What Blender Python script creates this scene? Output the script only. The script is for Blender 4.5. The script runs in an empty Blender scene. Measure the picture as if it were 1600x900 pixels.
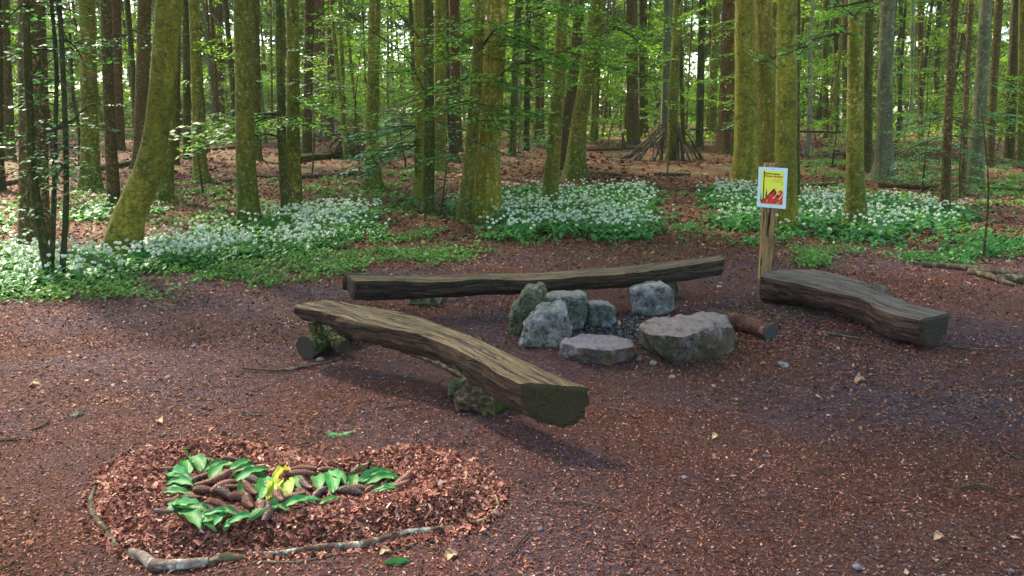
import bpy, math, random
import numpy as np
from mathutils import Vector, Matrix, noise as mn
R_ = math.radians
rng = np.random.default_rng(7)
random.seed(7)
scene = bpy.context.scene

# ---------------------------------------------------------------- camera, sky, sun, exposure
F_PX, CAM_H, HOR = 1155.0, 1.6, 185.0
PITCH = math.atan((450 - HOR) / F_PX)
cam_d = bpy.data.cameras.new('camera')
cam = bpy.data.objects.new('camera', cam_d)
scene.collection.objects.link(cam)
cam.location = (0, 0, CAM_H)
cam.rotation_euler = (math.pi / 2 - PITCH, 0, 0)
cam_d.sensor_width = 36
cam_d.lens = 36 * F_PX / 1600
cam_d.clip_start, cam_d.clip_end = 0.05, 900
scene.camera = cam

SUN_EL, SUN_AZ = R_(48), R_(-42)          # azimuth from +Y, negative is to the left
world = bpy.data.worlds.new('World'); scene.world = world
world.use_nodes = True
wn = world.node_tree
sky = wn.nodes.new('ShaderNodeTexSky')
sky.sky_type = 'NISHITA'; sky.sun_disc = False
sky.sun_elevation = SUN_EL; sky.sun_rotation = SUN_AZ
sky.air_density = 1.0; sky.dust_density = 2.0; sky.ozone_density = 1.0
bg = wn.nodes['Background']; bg.inputs['Strength'].default_value = 0.15
wn.links.new(sky.outputs[0], bg.inputs[0])
sd = bpy.data.lights.new('sun', 'SUN'); sd.energy = 5.0; sd.angle = R_(5); sd.color = (1, .90, .72)
sun = bpy.data.objects.new('sun', sd); scene.collection.objects.link(sun)
sv = Vector((math.sin(SUN_AZ) * math.cos(SUN_EL), math.cos(SUN_AZ) * math.cos(SUN_EL), math.sin(SUN_EL)))
sun.rotation_euler = sv.to_track_quat('Z', 'Y').to_euler()
sun.location = sv * 50
scene.view_settings.view_transform = 'Standard'
scene.view_settings.look = 'None'
scene.view_settings.exposure = 2.32
scene.view_settings.gamma = 1
scene.render.engine = 'CYCLES'
cy = scene.cycles
cy.max_bounces = 6; cy.diffuse_bounces = 5; cy.glossy_bounces = 2; cy.transmission_bounces = 4
cy.transparent_max_bounces = 8
cy.sample_clamp_indirect = 4
cy.use_denoising = True

# ---------------------------------------------------------------- numbers
def _h(i, s):
    v = np.sin(i * 12.9898 + s * 78.233) * 43758.5453
    return v - np.floor(v)
def vn(x, y, seed=0.0):
    x = np.asarray(x, float); y = np.asarray(y, float)
    xi, yi = np.floor(x), np.floor(y); fx, fy = x - xi, y - yi
    fx = fx * fx * (3 - 2 * fx); fy = fy * fy * (3 - 2 * fy)
    g = lambda a, b: _h(a * 1.0 + b * 57.13, seed + 1)
    return (g(xi, yi) * (1 - fx) + g(xi + 1, yi) * fx) * (1 - fy) + (g(xi, yi + 1) * (1 - fx) + g(xi + 1, yi + 1) * fx) * fy
def fbm(x, y, seed=0.0, o=3):
    t = 0; a = .5
    for k in range(o):
        t = t + a * vn(x * 2 ** k, y * 2 ** k, seed + k * 3.1); a *= .5
    return t
def sstep(a, b, v):
    t = np.clip((v - a) / (b - a), 0, 1); return t * t * (3 - 2 * t)
CA, SA = math.cos(PITCH), math.sin(PITCH)
def ray(px, py):
    u, v = (px - 800) / F_PX, (450 - py) / F_PX
    return np.array([u, CA + v * SA, -SA + v * CA])      # forward depth 1
def T0(x, y):
    r = 0.020 * np.clip(y - 12, 0, 46) + .25 * sstep(60, 90, y)
    f = sstep(9, 22, y)
    r = r + f * (fbm(x * .18 + 9, y * .18, 2) - .45) * .42
    r = r + (fbm(x * .5, y * .5, 5) - .45) * .05
    return r
_ridge = [(-1.95, 11.6), (-.3, 9.6)]
def T(x, y):
    x = np.asarray(x, float); y = np.asarray(y, float)
    r = T0(x, y)
    (ax, ay), (bx, by) = _ridge
    t = np.clip(((x - ax) * (bx - ax) + (y - ay) * (by - ay)) / ((bx - ax) ** 2 + (by - ay) ** 2), 0, 1)
    d = np.hypot(x - ax - t * (bx - ax), y - ay - t * (by - ay))
    return r + .16 * np.exp(-(d / .55) ** 2) * (1 - .5 * t)
def at(px, py, h=0.0, surf=None):
    d = ray(px, py); s = surf or T
    t = 1.5; prev = t
    while t < 75:
        p = d * t
        if CAM_H + p[2] < float(s(p[0], p[1])) + h:
            lo, hi = prev, t
            for _ in range(14):
                m = (lo + hi) / 2; q = d * m
                if CAM_H + q[2] < float(s(q[0], q[1])) + h: hi = m
                else: lo = m
            q = d * hi
            return np.array([q[0], q[1], CAM_H + q[2]])
        prev = t; t *= 1.01
    q = d * 60
    return np.array([q[0], q[1], float(s(q[0], q[1])) + h])
def atz(px, py, z):
    d = ray(px, py); t = (z - CAM_H) / d[2]
    return np.array([d[0] * t, d[1] * t, z])
def aty(px, py, Y):
    d = ray(px, py); t = Y / d[1]
    return np.array([d[0] * t, Y, CAM_H + d[2] * t])
def mpp(p):                                              # metres per photo pixel at a point
    return (p[1] * CA + (CAM_H - p[2]) * SA) / F_PX

# ---------------------------------------------------------------- scene graph helpers
def tag(o, label=None, cat=None, group=None, kind=None):
    if label: o['label'] = label
    if cat: o['category'] = cat
    if group: o['group'] = group
    if kind: o['kind'] = kind
    return o
def empty(name, loc, label, cat, group=None, rz=0):
    o = bpy.data.objects.new(name, None); o.empty_display_size = .1
    scene.collection.objects.link(o); o.location = loc; o.rotation_euler = (0, 0, rz)
    return tag(o, label, cat, group)
def link(name, me, parent=None, loc=(0, 0, 0), rot=(0, 0, 0), sc=1):
    o = bpy.data.objects.new(name, me); scene.collection.objects.link(o)
    o.parent = parent; o.location = loc; o.rotation_euler = rot
    o.scale = (sc, sc, sc) if isinstance(sc, (int, float)) else sc
    return o
class MB:
    """collects faces: quads and triangles with a material index and a random number each"""
    def __init__(s): s.v = []; s.q = []; s.t = []; s.qm = []; s.tm = []; s.qr = []; s.tr = []; s.n = 0; s.uv = {}
    def add(s, V, Q=None, Tr=None, m=0, r=None):
        V = np.asarray(V, float).reshape(-1, 3); b = s.n
        s.v.append(V); s.n += len(V)
        for arr, L, M, RR in ((Q, s.q, s.qm, s.qr), (Tr, s.t, s.tm, s.tr)):
            if arr is not None and len(arr):
                arr = np.asarray(arr, int); L.append(arr + b)
                M.append(np.full(len(arr), m))
                RR.append(np.full(len(arr), rng.random()) if r is None else (np.full(len(arr), r) if np.isscalar(r) else np.asarray(r)))
        return b
    def quads(s, V, m=0, r=None):                        # V (n,4,3)
        n = len(V)
        s.add(V.reshape(-1, 3), np.arange(n * 4).reshape(n, 4), m=m, r=rng.random(n) if r is None else r)
    def mesh(s, name, mats, smooth=False, off=(0, 0, 0)):
        V = np.concatenate(s.v) - np.asarray(off)
        Q = np.concatenate(s.q) if s.q else np.zeros((0, 4), int)
        Tr = np.concatenate(s.t) if s.t else np.zeros((0, 3), int)
        me = bpy.data.meshes.new(name)
        me.vertices.add(len(V)); me.vertices.foreach_set('co', V.ravel().astype(np.float32))
        nl = len(Q) * 4 + len(Tr) * 3; nf = len(Q) + len(Tr)
        me.loops.add(nl); me.loops.foreach_set('vertex_index', np.concatenate([Q.ravel(), Tr.ravel()]).astype(np.int32))
        me.polygons.add(nf)
        st = np.concatenate([np.arange(len(Q)) * 4, len(Q) * 4 + np.arange(len(Tr)) * 3])
        me.polygons.foreach_set('loop_start', st.astype(np.int32))
        me.polygons.foreach_set('material_index', np.concatenate(s.qm + s.tm).astype(np.int32))
        me.polygons.foreach_set('use_smooth', np.full(nf, smooth))
        me.update(calc_edges=True)
        at_ = me.attributes.new('rnd', 'FLOAT', 'FACE')
        at_.data.foreach_set('value', np.concatenate(s.qr + s.tr).astype(np.float32))
        for m in mats: me.materials.append(m)
        return me
def tube(mb, P, rad, seg=8, m=0, r=None, wob=0.0, flare=0.0, lobes=4, ell=None, cap=True, ph=None, capm=None):
    P = np.asarray(P, float); n = len(P); rad = np.broadcast_to(np.asarray(rad, float), (n,))
    tg = np.gradient(P, axis=0); tg /= np.linalg.norm(tg, axis=1)[:, None] + 1e-9
    ref = np.array([0, 0, 1.0]) if abs(tg[:, 2]).mean() < .75 else np.array([0, 1.0, 0])
    a = np.cross(tg, ref); a /= np.linalg.norm(a, axis=1)[:, None] + 1e-9
    b = np.cross(a, tg)
    th = np.linspace(0, 2 * np.pi, seg, endpoint=False)
    s_ = np.concatenate([[0], np.cumsum(np.linalg.norm(np.diff(P, axis=0), axis=1))])
    ph = rng.random() * 100 if ph is None else ph
    rr = rad[:, None] * np.ones(seg)[None]
    if wob:
        rr = rr * (1 + wob * 2 * (fbm(s_[:, None] / (rad.mean() * 5) + ph + 0 * th[None], np.cos(th)[None] * 1.2 + ph, ph, 3) - .45)
                   + wob * (vn(np.sin(th)[None] * 1.5 + ph, s_[:, None] / (rad.mean() * 3) + 0 * th[None], ph + 9) - .5))
    if flare:
        ff = np.exp(-s_[:, None] / (rad[0] * 1.4)) * flare
        rr = rr * (1 + ff * (1 + .55 * np.cos(lobes * th[None] + ph) + .3 * np.cos((lobes + 3) * th[None] + ph * 2)))
    V = P[:, None, :] + rr[..., None] * (np.cos(th)[None, :, None] * a[:, None, :] + np.sin(th)[None, :, None] * b[:, None, :])
    i = np.arange(n - 1)[:, None] * seg; j = np.arange(seg)[None]; j2 = (j + 1) % seg
    Q = np.stack([i + j, i + j2, i + seg + j2, i + seg + j], -1).reshape(-1, 4)
    base = mb.add(V, Q, m=m, r=r)
    if cap:
        for k, e in ((0, 0), (n - 1, 1)):
            c = np.concatenate([V[k], P[k][None]]); jj = np.arange(seg); j3 = (jj + 1) % seg
            Tr = np.stack([jj, np.full(seg, seg), j3], 1) if e == 0 else np.stack([jj, j3, np.full(seg, seg)], 1)
            mb.add(c, None, Tr, m=m if capm is None else capm, r=r)
    return V
def smooth_path(P, n):
    P = np.asarray(P, float)
    k = len(P)
    if k < 3:
        t = np.linspace(0, 1, n)[:, None]; return P[0] * (1 - t) + P[-1] * t
    s = np.concatenate([[0], np.cumsum(np.linalg.norm(np.diff(P, axis=0), axis=1))])
    m = np.gradient(P, s, axis=0)
    ts = np.linspace(0, s[-1], n); out = []
    for t in ts:
        i = min(max(np.searchsorted(s, t) - 1, 0), k - 2); h = s[i + 1] - s[i]; u = (t - s[i]) / h
        out.append((2*u**3-3*u*u+1)*P[i] + (u**3-2*u*u+u)*h*m[i] + (-2*u**3+3*u*u)*P[i+1] + (u**3-u*u)*h*m[i+1])
    return np.array(out)
def rhomb(C, d, s, L, W, fold=0.0):
    """diamond leaves: centres C, long direction d, side direction s (n,3); returns (n,4,3)"""
    L = np.asarray(L)[:, None]; W = np.asarray(W)[:, None]
    return np.stack([C - d * L / 2, C + s * W / 2 + d * L * .05, C + d * L / 2, C - s * W / 2 + d * L * .05], 1)
def rand_frames(n, tilt):
    """random heading, long and side directions tilted out of the horizontal by about tilt radians"""
    a = rng.random(n) * 2 * np.pi
    e = rng.normal(0, tilt, n); f = rng.normal(0, tilt, n)
    d = np.stack([np.cos(a) * np.cos(e), np.sin(a) * np.cos(e), np.sin(e)], 1)
    s = np.stack([-np.sin(a) * np.cos(f), np.cos(a) * np.cos(f), np.sin(f)], 1)
    return d, s

# ---------------------------------------------------------------- materials
class NT:
    def __init__(s, name):
        s.m = bpy.data.materials.new(name); s.m.use_nodes = True; s.t = s.m.node_tree
        s.b = s.t.nodes['Principled BSDF']; s.out = s.t.nodes['Material Output']
    def n(s, ty, **k):
        o = s.t.nodes.new('ShaderNode' + ty)
        for a, b in k.items(): setattr(o, a, b)
        return o
    def l(s, a, b): s.t.links.new(a, b)
    def coords(s, kind='Object', scale=(1, 1, 1)):
        c = s.n('TexCoord'); mp = s.n('Mapping'); s.l(c.outputs[kind], mp.inputs[0]); mp.inputs['Scale'].default_value = scale
        return mp.outputs[0]
    def world(s, scale=(1, 1, 1)):
        c = s.n('NewGeometry'); mp = s.n('Mapping'); s.l(c.outputs['Position'], mp.inputs[0]); mp.inputs['Scale'].default_value = scale
        return mp.outputs[0]
    def noise(s, vec, sc, det=4, rough=.55, dist=0):
        o = s.n('TexNoise'); s.l(vec, o.inputs['Vector']); o.inputs['Scale'].default_value = sc
        o.inputs['Detail'].default_value = det; o.inputs['Roughness'].default_value = rough; o.inputs['Distortion'].default_value = dist
        return o.outputs[0]
    def ramp(s, fac, stops):
        o = s.n('ValToRGB'); s.l(fac, o.inputs[0]); e = o.color_ramp.elements
        while len(e) < len(stops): e.new(.5)
        for k, (p, c) in enumerate(stops):
            e[k].position = p; e[k].color = (c[0], c[1], c[2], 1) if not np.isscalar(c) else (c, c, c, 1)
        return o.outputs[0]
    def mix(s, fac, a, b, mode='MIX'):
        o = s.n('Mix', data_type='RGBA', blend_type=mode)
        for v, i in ((fac, 0), (a, 6), (b, 7)):
            if hasattr(v, 'links'): s.l(v, o.inputs[i])
            elif np.isscalar(v): o.inputs[i].default_value = v
            else: o.inputs[i].default_value = (v[0], v[1], v[2], 1)
        return o.outputs[2]
    def math(s, op, a, b=0.0, clamp=False):
        o = s.n('Math', operation=op); o.use_clamp = clamp
        for v, i in ((a, 0), (b, 1)):
            if hasattr(v, 'links'): s.l(v, o.inputs[i])
            else: o.inputs[i].default_value = v
        return o.outputs[0]
    def bump(s, h, dist, strength=1):
        o = s.n('Bump'); s.l(h, o.inputs['Height']); o.inputs['Distance'].default_value = dist; o.inputs['Strength'].default_value = strength
        s.l(o.outputs[0], s.b.inputs['Normal']); return o
    def fin(s, col, rough=.85, spec=.25):
        if hasattr(col, 'links'): s.l(col, s.b.inputs['Base Color'])
        else: s.b.inputs['Base Color'].default_value = (*col, 1)
        if hasattr(rough, 'links'): s.l(rough, s.b.inputs['Roughness'])
        else: s.b.inputs['Roughness'].default_value = rough
        s.b.inputs['Specular IOR Level'].default_value = spec
        return s.m
def m_leaf(name, stops, trans=.4, rough=.5, spec=.3, tint=(1.0, 1.15, .5)):
    N = NT(name)
    a = N.n('Attribute', attribute_name='rnd')
    col = N.ramp(a.outputs['Fac'], stops)
    N.fin(col, rough, spec)
    if trans:
        tr = N.n('BsdfTranslucent'); N.l(N.mix(1.0, col, tint, 'MULTIPLY'), tr.inputs[0])
        ms = N.n('MixShader'); ms.inputs[0].default_value = trans
        N.l(N.b.outputs[0], ms.inputs[1]); N.l(tr.outputs[0], ms.inputs[2]); N.l(ms.outputs[0], N.out.inputs[0])
    return N.m
def m_bark(name, c0, c1, spot=(.03, .025, .015), moss=(.05, .085, .012), moss_h=.5, moss_amt=.45, stretch=.25, bump=.012, spots=.5, scale=9, fis=False, scaly=False, pale=.6):
    N = NT(name)
    v = N.coords('Object', (1, 1, stretch)); v1 = N.coords('Object')
    oi = N.n('ObjectInfo')
    off = N.n('VectorMath', operation='ADD'); N.l(v1, off.inputs[0]); cx = N.n('CombineXYZ')
    for i in range(3): N.l(N.math('MULTIPLY', oi.outputs['Random'], 37.0 + i), cx.inputs[i])
    N.l(cx.outputs[0], off.inputs[1]); v1o = off.outputs[0]
    n1 = N.noise(v, scale, 6, .7); n2 = N.noise(v1o, 1.3, 4, .65); n3 = N.noise(v1o, 6, 6, .7, .5)
    n5 = N.noise(N.coords('Object', (1, 1, 3.5)), 9, 4, .7)
    col = N.ramp(n1, [(.30, tuple(x * .7 for x in c0)), (.45, c0), (.66, c1)])
    # green algae: broad patches up the trunk; moss: more of it at the foot
    sx = N.n('SeparateXYZ'); N.l(v1, sx.inputs[0])
    foot = N.math('SUBTRACT', 1.0, N.math('DIVIDE', sx.outputs[2], moss_h), True) if moss_h > .02 else N.math('MULTIPLY', n2, 0.0)
    mm = N.math('ADD', N.math('MULTIPLY', foot, .95), N.math('MULTIPLY', N.ramp(n2, [(.42, 0.0), (.62, 1.0)]), moss_amt), True)
    mm = N.math('MULTIPLY', mm, N.ramp(N.noise(v1, 17, 5, .75), [(.34, .15), (.52, 1.0)]))
    col = N.mix(mm, col, moss)
    # dark scars and rings, pale lichen flecks
    col = N.mix(N.math('MULTIPLY', N.ramp(n3, [(.53, 0.0), (.62, 1.0)]), spots), col, spot)
    col = N.mix(N.math('MULTIPLY', N.ramp(n5, [(.54, 0.0), (.62, 1.0)]), spots * .75), col, spot)
    col = N.mix(N.math('MULTIPLY', N.ramp(N.noise(v1o, 16, 4, .7), [(.54, 0.0), (.62, 1.0)]), pale), col, tuple(min(1, x * 1.5 + .05) for x in c1))
    n6 = N.noise(N.coords('Object', (2.2, 2.2, .5)), 1.6, 3, .6, .4)
    col = N.mix(N.math('MULTIPLY', N.ramp(n6, [(.40, 1.0), (.62, 0.0)]), .42), col, tuple(x * .38 for x in c0))
    var = N.math('ADD', .75, N.math('MULTIPLY', oi.outputs['Random'], .5))
    cb = N.n('CombineXYZ')
    for i in range(3): N.l(var, cb.inputs[i])
    col = N.mix(1.0, col, cb.outputs[0], 'MULTIPLY')
    col = N.mix(N.math('MULTIPLY', N.ramp(N.noise(v1o, 26, 3, .7), [(.53, 0.0), (.60, 1.0)]), .6), col, tuple(x * .4 for x in c0))
    if fis:
        vf = N.coords('Object', (1, 1, .12)); h = N.noise(vf, 26, 3, .6, .6)
        h = N.ramp(h, [(.34, 0.0), (.50, 1.0)]); col = N.mix(N.math('MULTIPLY', N.math('SUBTRACT', 1.0, h), .7), col, tuple(x * .5 for x in c0))
        N.bump(h, bump * 1.6)
    elif scaly:
        vo = N.n('TexVoronoi', feature='DISTANCE_TO_EDGE'); N.l(N.coords('Object', (1, 1, .55)), vo.inputs['Vector']); vo.inputs['Scale'].default_value = 26
        h = N.ramp(vo.outputs['Distance'], [(.0, 0.0), (.16, 1.0)]); col = N.mix(N.math('MULTIPLY', N.math('SUBTRACT', 1.0, h), .75), col, tuple(x * .35 for x in c0))
        N.bump(N.math('ADD', h, n1), bump)
    else:
        N.bump(N.math('ADD', n1, N.math('MULTIPLY', n3, .6)), bump)
    return N.fin(col, .9, .15)

M = {}
M['beech_yellow'] = m_bark('beech_bark_olive', (.125, .105, .012), (.235, .200, .024), moss=(.11, .12, .008), moss_h=.35, moss_amt=.55, bump=.008, spots=.75, scale=5, pale=.32)
M['beech'] = m_bark('beech_bark_green', (0.111, 0.098, 0.012), (0.215, 0.181, 0.026), moss=(.048, .078, .010), moss_h=.8, moss_amt=.7, bump=.012, spots=.65)
M['beech_dark'] = m_bark('beech_bark_dark', (0.044, 0.040, 0.007), (0.091, 0.083, 0.014), moss=(.035, .055, .008), moss_h=.5, moss_amt=.6, bump=.01, spots=.4)
M['grey'] = m_bark('beech_bark_grey', (.11, .11, .055), (.18, .175, .10), moss=(.06, .085, .02), moss_h=.6, moss_amt=.45, bump=.006, spots=.4)
M['spruce'] = m_bark('spruce_bark', (0.109, 0.070, 0.022), (0.207, 0.138, 0.050), spot=(.03, .018, .01), moss=(.06, .075, .015), moss_h=.35, moss_amt=.28, bump=.014, scale=24, stretch=.7, scaly=True)
M['spruce_red'] = m_bark('spruce_bark_red', (0.109, 0.053, 0.020), (0.196, 0.106, 0.044), spot=(.03, .015, .008), moss=(.05, .075, .015), moss_h=.6, moss_amt=.12, bump=.016, scale=26, stretch=.8, scaly=True)
M['spruce_dark'] = m_bark('spruce_bark_dark', (0.069, 0.052, 0.018), (0.132, 0.104, 0.040), spot=(.015, .01, .006), moss_h=.4, moss_amt=.2, bump=.012, scale=24, stretch=.7, scaly=True)
M['oak'] = m_bark('fissured_bark', (0.195, 0.150, 0.020), (0.312, 0.237, 0.040), moss=(.10, .105, .010), moss_h=.9, moss_amt=.6, bump=.008, fis=True)
M['stem'] = m_bark('young_stem_bark', (.040, .038, .014), (.075, .070, .028), moss=(.035, .05, .01), moss_h=.2, bump=.003)
M['twig'] = m_bark('twig_bark', (.045, .032, .020), (.10, .075, .05), moss_amt=.1, moss_h=.01, bump=.002, scale=30)
M['dead'] = m_bark('dead_wood', (.075, .05, .032), (.17, .125, .085), moss_amt=.25, moss_h=.01, bump=.006, scale=20)
M['leaf'] = m_leaf('beech_leaf', [(0, (.06, .15, .025)), (.5, (.11, .24, .038)), (1, (.18, .34, .06))], .55)
M['leaf_blue'] = m_leaf('blue_green_leaf', [(0, (.04, .13, .05)), (.6, (.08, .22, .085)), (1, (.15, .33, .14))], .45)  # bluer green variant of the beech leaf
M['leaf_far'] = m_leaf('woodland_leaf', [(0, (.07, .14, .018)), (.5, (.13, .24, .03)), (1, (.22, .34, .05))], .6)
M['needle'] = m_leaf('spruce_needles', [(0, (.018, .035, .014)), (1, (.045, .075, .028))], .12, .7)
M['garlic'] = m_leaf('garlic_leaf', [(0, (.030, .115, .022)), (.5, (.055, .185, .036)), (1, (.10, .27, .055))], .35, .45)
M['petal'] = m_leaf('garlic_petal', [(0, (.36, .42, .27)), (.6,(.54,.58,.44)), (1, (.76, .78, .66))], .3, .6, tint=(1, 1, 1))
M['herb'] = m_leaf('herb_leaf', [(0, (.045, .12, .02)), (.5, (.08, .19, .03)), (1, (.15, .28, .06))], .35, .55)
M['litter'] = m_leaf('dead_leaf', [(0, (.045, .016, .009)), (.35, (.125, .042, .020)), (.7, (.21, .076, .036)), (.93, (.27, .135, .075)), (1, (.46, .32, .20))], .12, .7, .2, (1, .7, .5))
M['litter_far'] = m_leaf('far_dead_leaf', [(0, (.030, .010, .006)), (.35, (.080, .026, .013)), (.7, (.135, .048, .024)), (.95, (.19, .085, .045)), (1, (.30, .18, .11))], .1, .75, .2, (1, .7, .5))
M['chip'] = m_leaf('bark_chip', [(0, (.012, .004, .003)), (.26, (.044, .013, .008)), (.56, (.135, .040, .025)), (.84, (.26, .090, .056)), (.97, (.38, .17, .11)), (1, (.52, .34, .25))], 0, .8, .2)
M['crumb'] = m_leaf('soil_crumb', [(0, (.014, .007, .008)), (.45, (.066, .036, .040)), (.88, (.15, .094, .108)), (1, (.28, .21, .22))], 0, .8, .25)
M['heart_litter'] = m_leaf('heart_leaf_litter', [(0, (.036, .011, .009)), (.3, (.14, .043, .029)), (.7, (.29, .105, .074)), (.93, (.46, .22, .16)), (1, (.64, .42, .32))], .1, .75, .2, (1, .7, .5))
M['peb'] = m_leaf('pebble_stone', [(0, (.05, .042, .05)), (.7, (.11, .095, .115)), (1, (.20, .18, .20))], 0, .8, .3)
M['coal'] = m_leaf('charcoal', [(0, (.012, .012, .014)), (.7, (.04, .04, .048)), (1, (.16, .16, .19))], 0, .7, .3)

def m_ground():   # trodden soil and bark mulch
    N = NT('forest_soil'); w = N.world()
    at1 = N.n('Attribute', attribute_name='wood'); 
    n1 = N.noise(w, .55, 5, .6, .3); n2 = N.noise(w, 26, 8, .8); n3 = N.noise(w, 85, 6, .8); n4 = N.noise(w, 160, 3, .7)
    soil = N.ramp(n2, [(.35, (.028, .014, .015)), (.5, (.080, .044, .052)), (.65, (.155, .10, .125))])
    chips = N.ramp(n3, [(.36, (.026, .009, .006)), (.5, (.11, .038, .024)), (.62, (.20, .075, .048)), (.75, (.30, .14, .09))])
    col = N.mix(N.ramp(n1, [(.42, 1.0), (.56, .1)]), soil, chips)
    wood = N.mix(N.ramp(N.noise(w, 1.3, 4, .6), [(.45, 0.0), (.65, 1.0)]), N.ramp(N.noise(w, 30, 5, .7), [(.3, (.04, .015, .007)), (.6, (.12, .045, .020)), (.8, (.19, .085, .040))]),
                 N.ramp(n3, [(.3, (.045, .04, .012)), (.7, (.12, .115, .03))]))
    col = N.mix(at1.outputs['Fac'], col, wood)
    spk = N.ramp(n4, [(.66, 0.0), (.72, 1.0)])
    col = N.mix(N.math('MULTIPLY', spk, .35), col, (.22, .14, .11))
    N.bump(N.math('ADD', N.math('MULTIPLY', n2, .5), N.math('ADD', n3, N.math('MULTIPLY', n4, .4))), .022)
    return N.fin(col, .92, .2)
M['ground'] = m_ground()
def m_wood(name, c0, c1, c2, moss=(.07, .085, .015), moss_amt=.4, bump=.006):
    N = NT(name)
    v = N.coords('UV', (2.2, 34, 1)); u = N.coords('UV')
    g = N.noise(v, 1.0, 6, .65, .5); g2 = N.noise(N.coords('UV', (6, 120, 1)), 1.0, 3, .6); p = N.noise(N.coords('Object'), 3.5, 4, .6)
    col = N.ramp(g, [(.28, c0), (.5, c1), (.72, c2)])
    col = N.mix(N.math('MULTIPLY', N.ramp(g2, [(.30, 1.0), (.45, 0.0)]), .9), col, tuple(x * .3 for x in c0))
    col = N.mix(N.math('MULTIPLY', N.ramp(N.noise(N.coords('UV', (1.2, 9, 1)), 1.0, 5, .7, .8), [(.36, 1.0), (.5, 0.0)]), .6), col, tuple(x * .45 for x in c0))
    col = N.mix(N.math('MULTIPLY', N.ramp(p, [(.48, 0.0), (.66, 1.0)]), moss_amt), col, moss)
    rg = N.noise(N.coords('UV', (1.1, 15, 1)), 1.0, 4, .55, .6); ck = N.ramp(rg, [(.478, 0.0), (.497, 1.0), (.503, 1.0), (.522, 0.0)])
    col = N.mix(N.math('MULTIPLY', ck, .85), col, tuple(x * .18 for x in c0))
    fine = N.noise(N.coords('Object'), 60, 4, .7)
    col = N.mix(N.math('MULTIPLY', N.ramp(fine, [(.58, 0.0), (.70, 1.0)]), .35), col, tuple(min(1, x * 1.5 + .05) for x in c2))
    N.bump(N.math('ADD', g, N.math('ADD', N.math('MULTIPLY', g2, .8), N.math('SUBTRACT', N.math('MULTIPLY', fine, .5), N.math('MULTIPLY', ck, 1.2)))), bump * 1.8)
    return N.fin(col, .85, .25)
M['bench_top'] = m_wood('weathered_seat_wood', (.050, .029, .014), (.135, .088, .047), (.26, .185, .108), moss=(.10, .082, .022), moss_amt=.3, bump=.008)
M['bench_side'] = m_wood('log_side', (.024, .010, .005), (.085, .038, .019), (.17, .095, .050), moss=(.045, .046, .014), moss_amt=.4, bump=.018)
def m_end(name, c0, c1, moss, amt):
    N = NT(name); v = N.coords('UV'); n = N.noise(N.coords('Object'), 5, 4, .6)
    ln = N.n('VectorMath', operation='LENGTH'); N.l(v, ln.inputs[0])
    r = N.math('ADD', ln.outputs['Value'], N.math('MULTIPLY', n, .05)); w = N.math('SINE', N.math('MULTIPLY', r, 520.0))
    sx = N.n('SeparateXYZ'); N.l(v, sx.inputs[0]); an = N.math('ARCTAN2', sx.outputs[1], sx.outputs[0])
    cv = N.n('CombineXYZ'); N.l(N.math('MULTIPLY', an, 3.2), cv.inputs[0]); N.l(N.math('MULTIPLY', r, 3.0), cv.inputs[1])
    cr = N.ramp(N.noise(cv.outputs[0], 2.2, 3, .6, .3), [(.34, 0.0), (.38, 1.0)])
    col = N.mix(N.math('ADD', .5, N.math('MULTIPLY', w, .22)), c0, c1)
    col = N.mix(N.math('SUBTRACT', 1.0, cr), col, tuple(x * .25 for x in c0))
    col = N.mix(N.math('MULTIPLY', N.ramp(N.noise(N.coords('Object'), 7, 6, .7, .4), [(.42, 0.0), (.62, 1.0)]), amt), col, moss)
    N.bump(N.math('ADD', cr, N.math('ADD', N.math('MULTIPLY', w, .15), N.noise(N.coords('Object'), 40, 4, .7))), .010)
    return N.fin(col, .9, .15)
M['bench_end'] = m_end('mossy_cut_end', (.016, .012, .006), (.060, .044, .024), (.046, .042, .014), .55)
M['right_end_new'] = m_end('brown_cut_end', (.022, .015, .011), (.050, .036, .026), (.045, .04, .02), .3)
M['bench_end_old'] = m_wood('mossy_cut_end', (.020, .022, .008), (.045, .05, .018), (.085, .09, .035), moss=(.06, .08, .015), moss_amt=.8, bump=.006)
M['far_top'] = m_wood('far_seat_wood', (.050, .030, .016), (.145, .092, .050), (.27, .185, .108), moss=(.10, .085, .035), moss_amt=.2)
M['far_side'] = m_wood('far_log_side', (.016, .009, .005), (.052, .031, .017), (.120, .082, .048), moss=(.055, .044, .020), moss_amt=.25, bump=.016)
M['right_top'] = m_wood('grey_seat_wood', (.070, .046, .034), (.130, .092, .070), (.19, .138, .108), moss_amt=.12, moss=(.12, .09, .06), bump=.005)
M['right_side'] = m_wood('purple_log_side', (.030, .013, .009), (.110, .050, .034), (.23, .122, .085), moss=(.032, .017, .016), moss_amt=.6, bump=.02)
M['right_end'] = m_wood('dark_cut_end', (.025, .018, .014), (.045, .034, .026), (.07, .055, .042), moss_amt=.1, bump=.004)
M['post'] = m_wood('post_timber', (.14, .075, .028), (.26, .15, .060), (.34, .21, .095), moss=(.12, .10, .04), moss_amt=.25, bump=.003)
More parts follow.
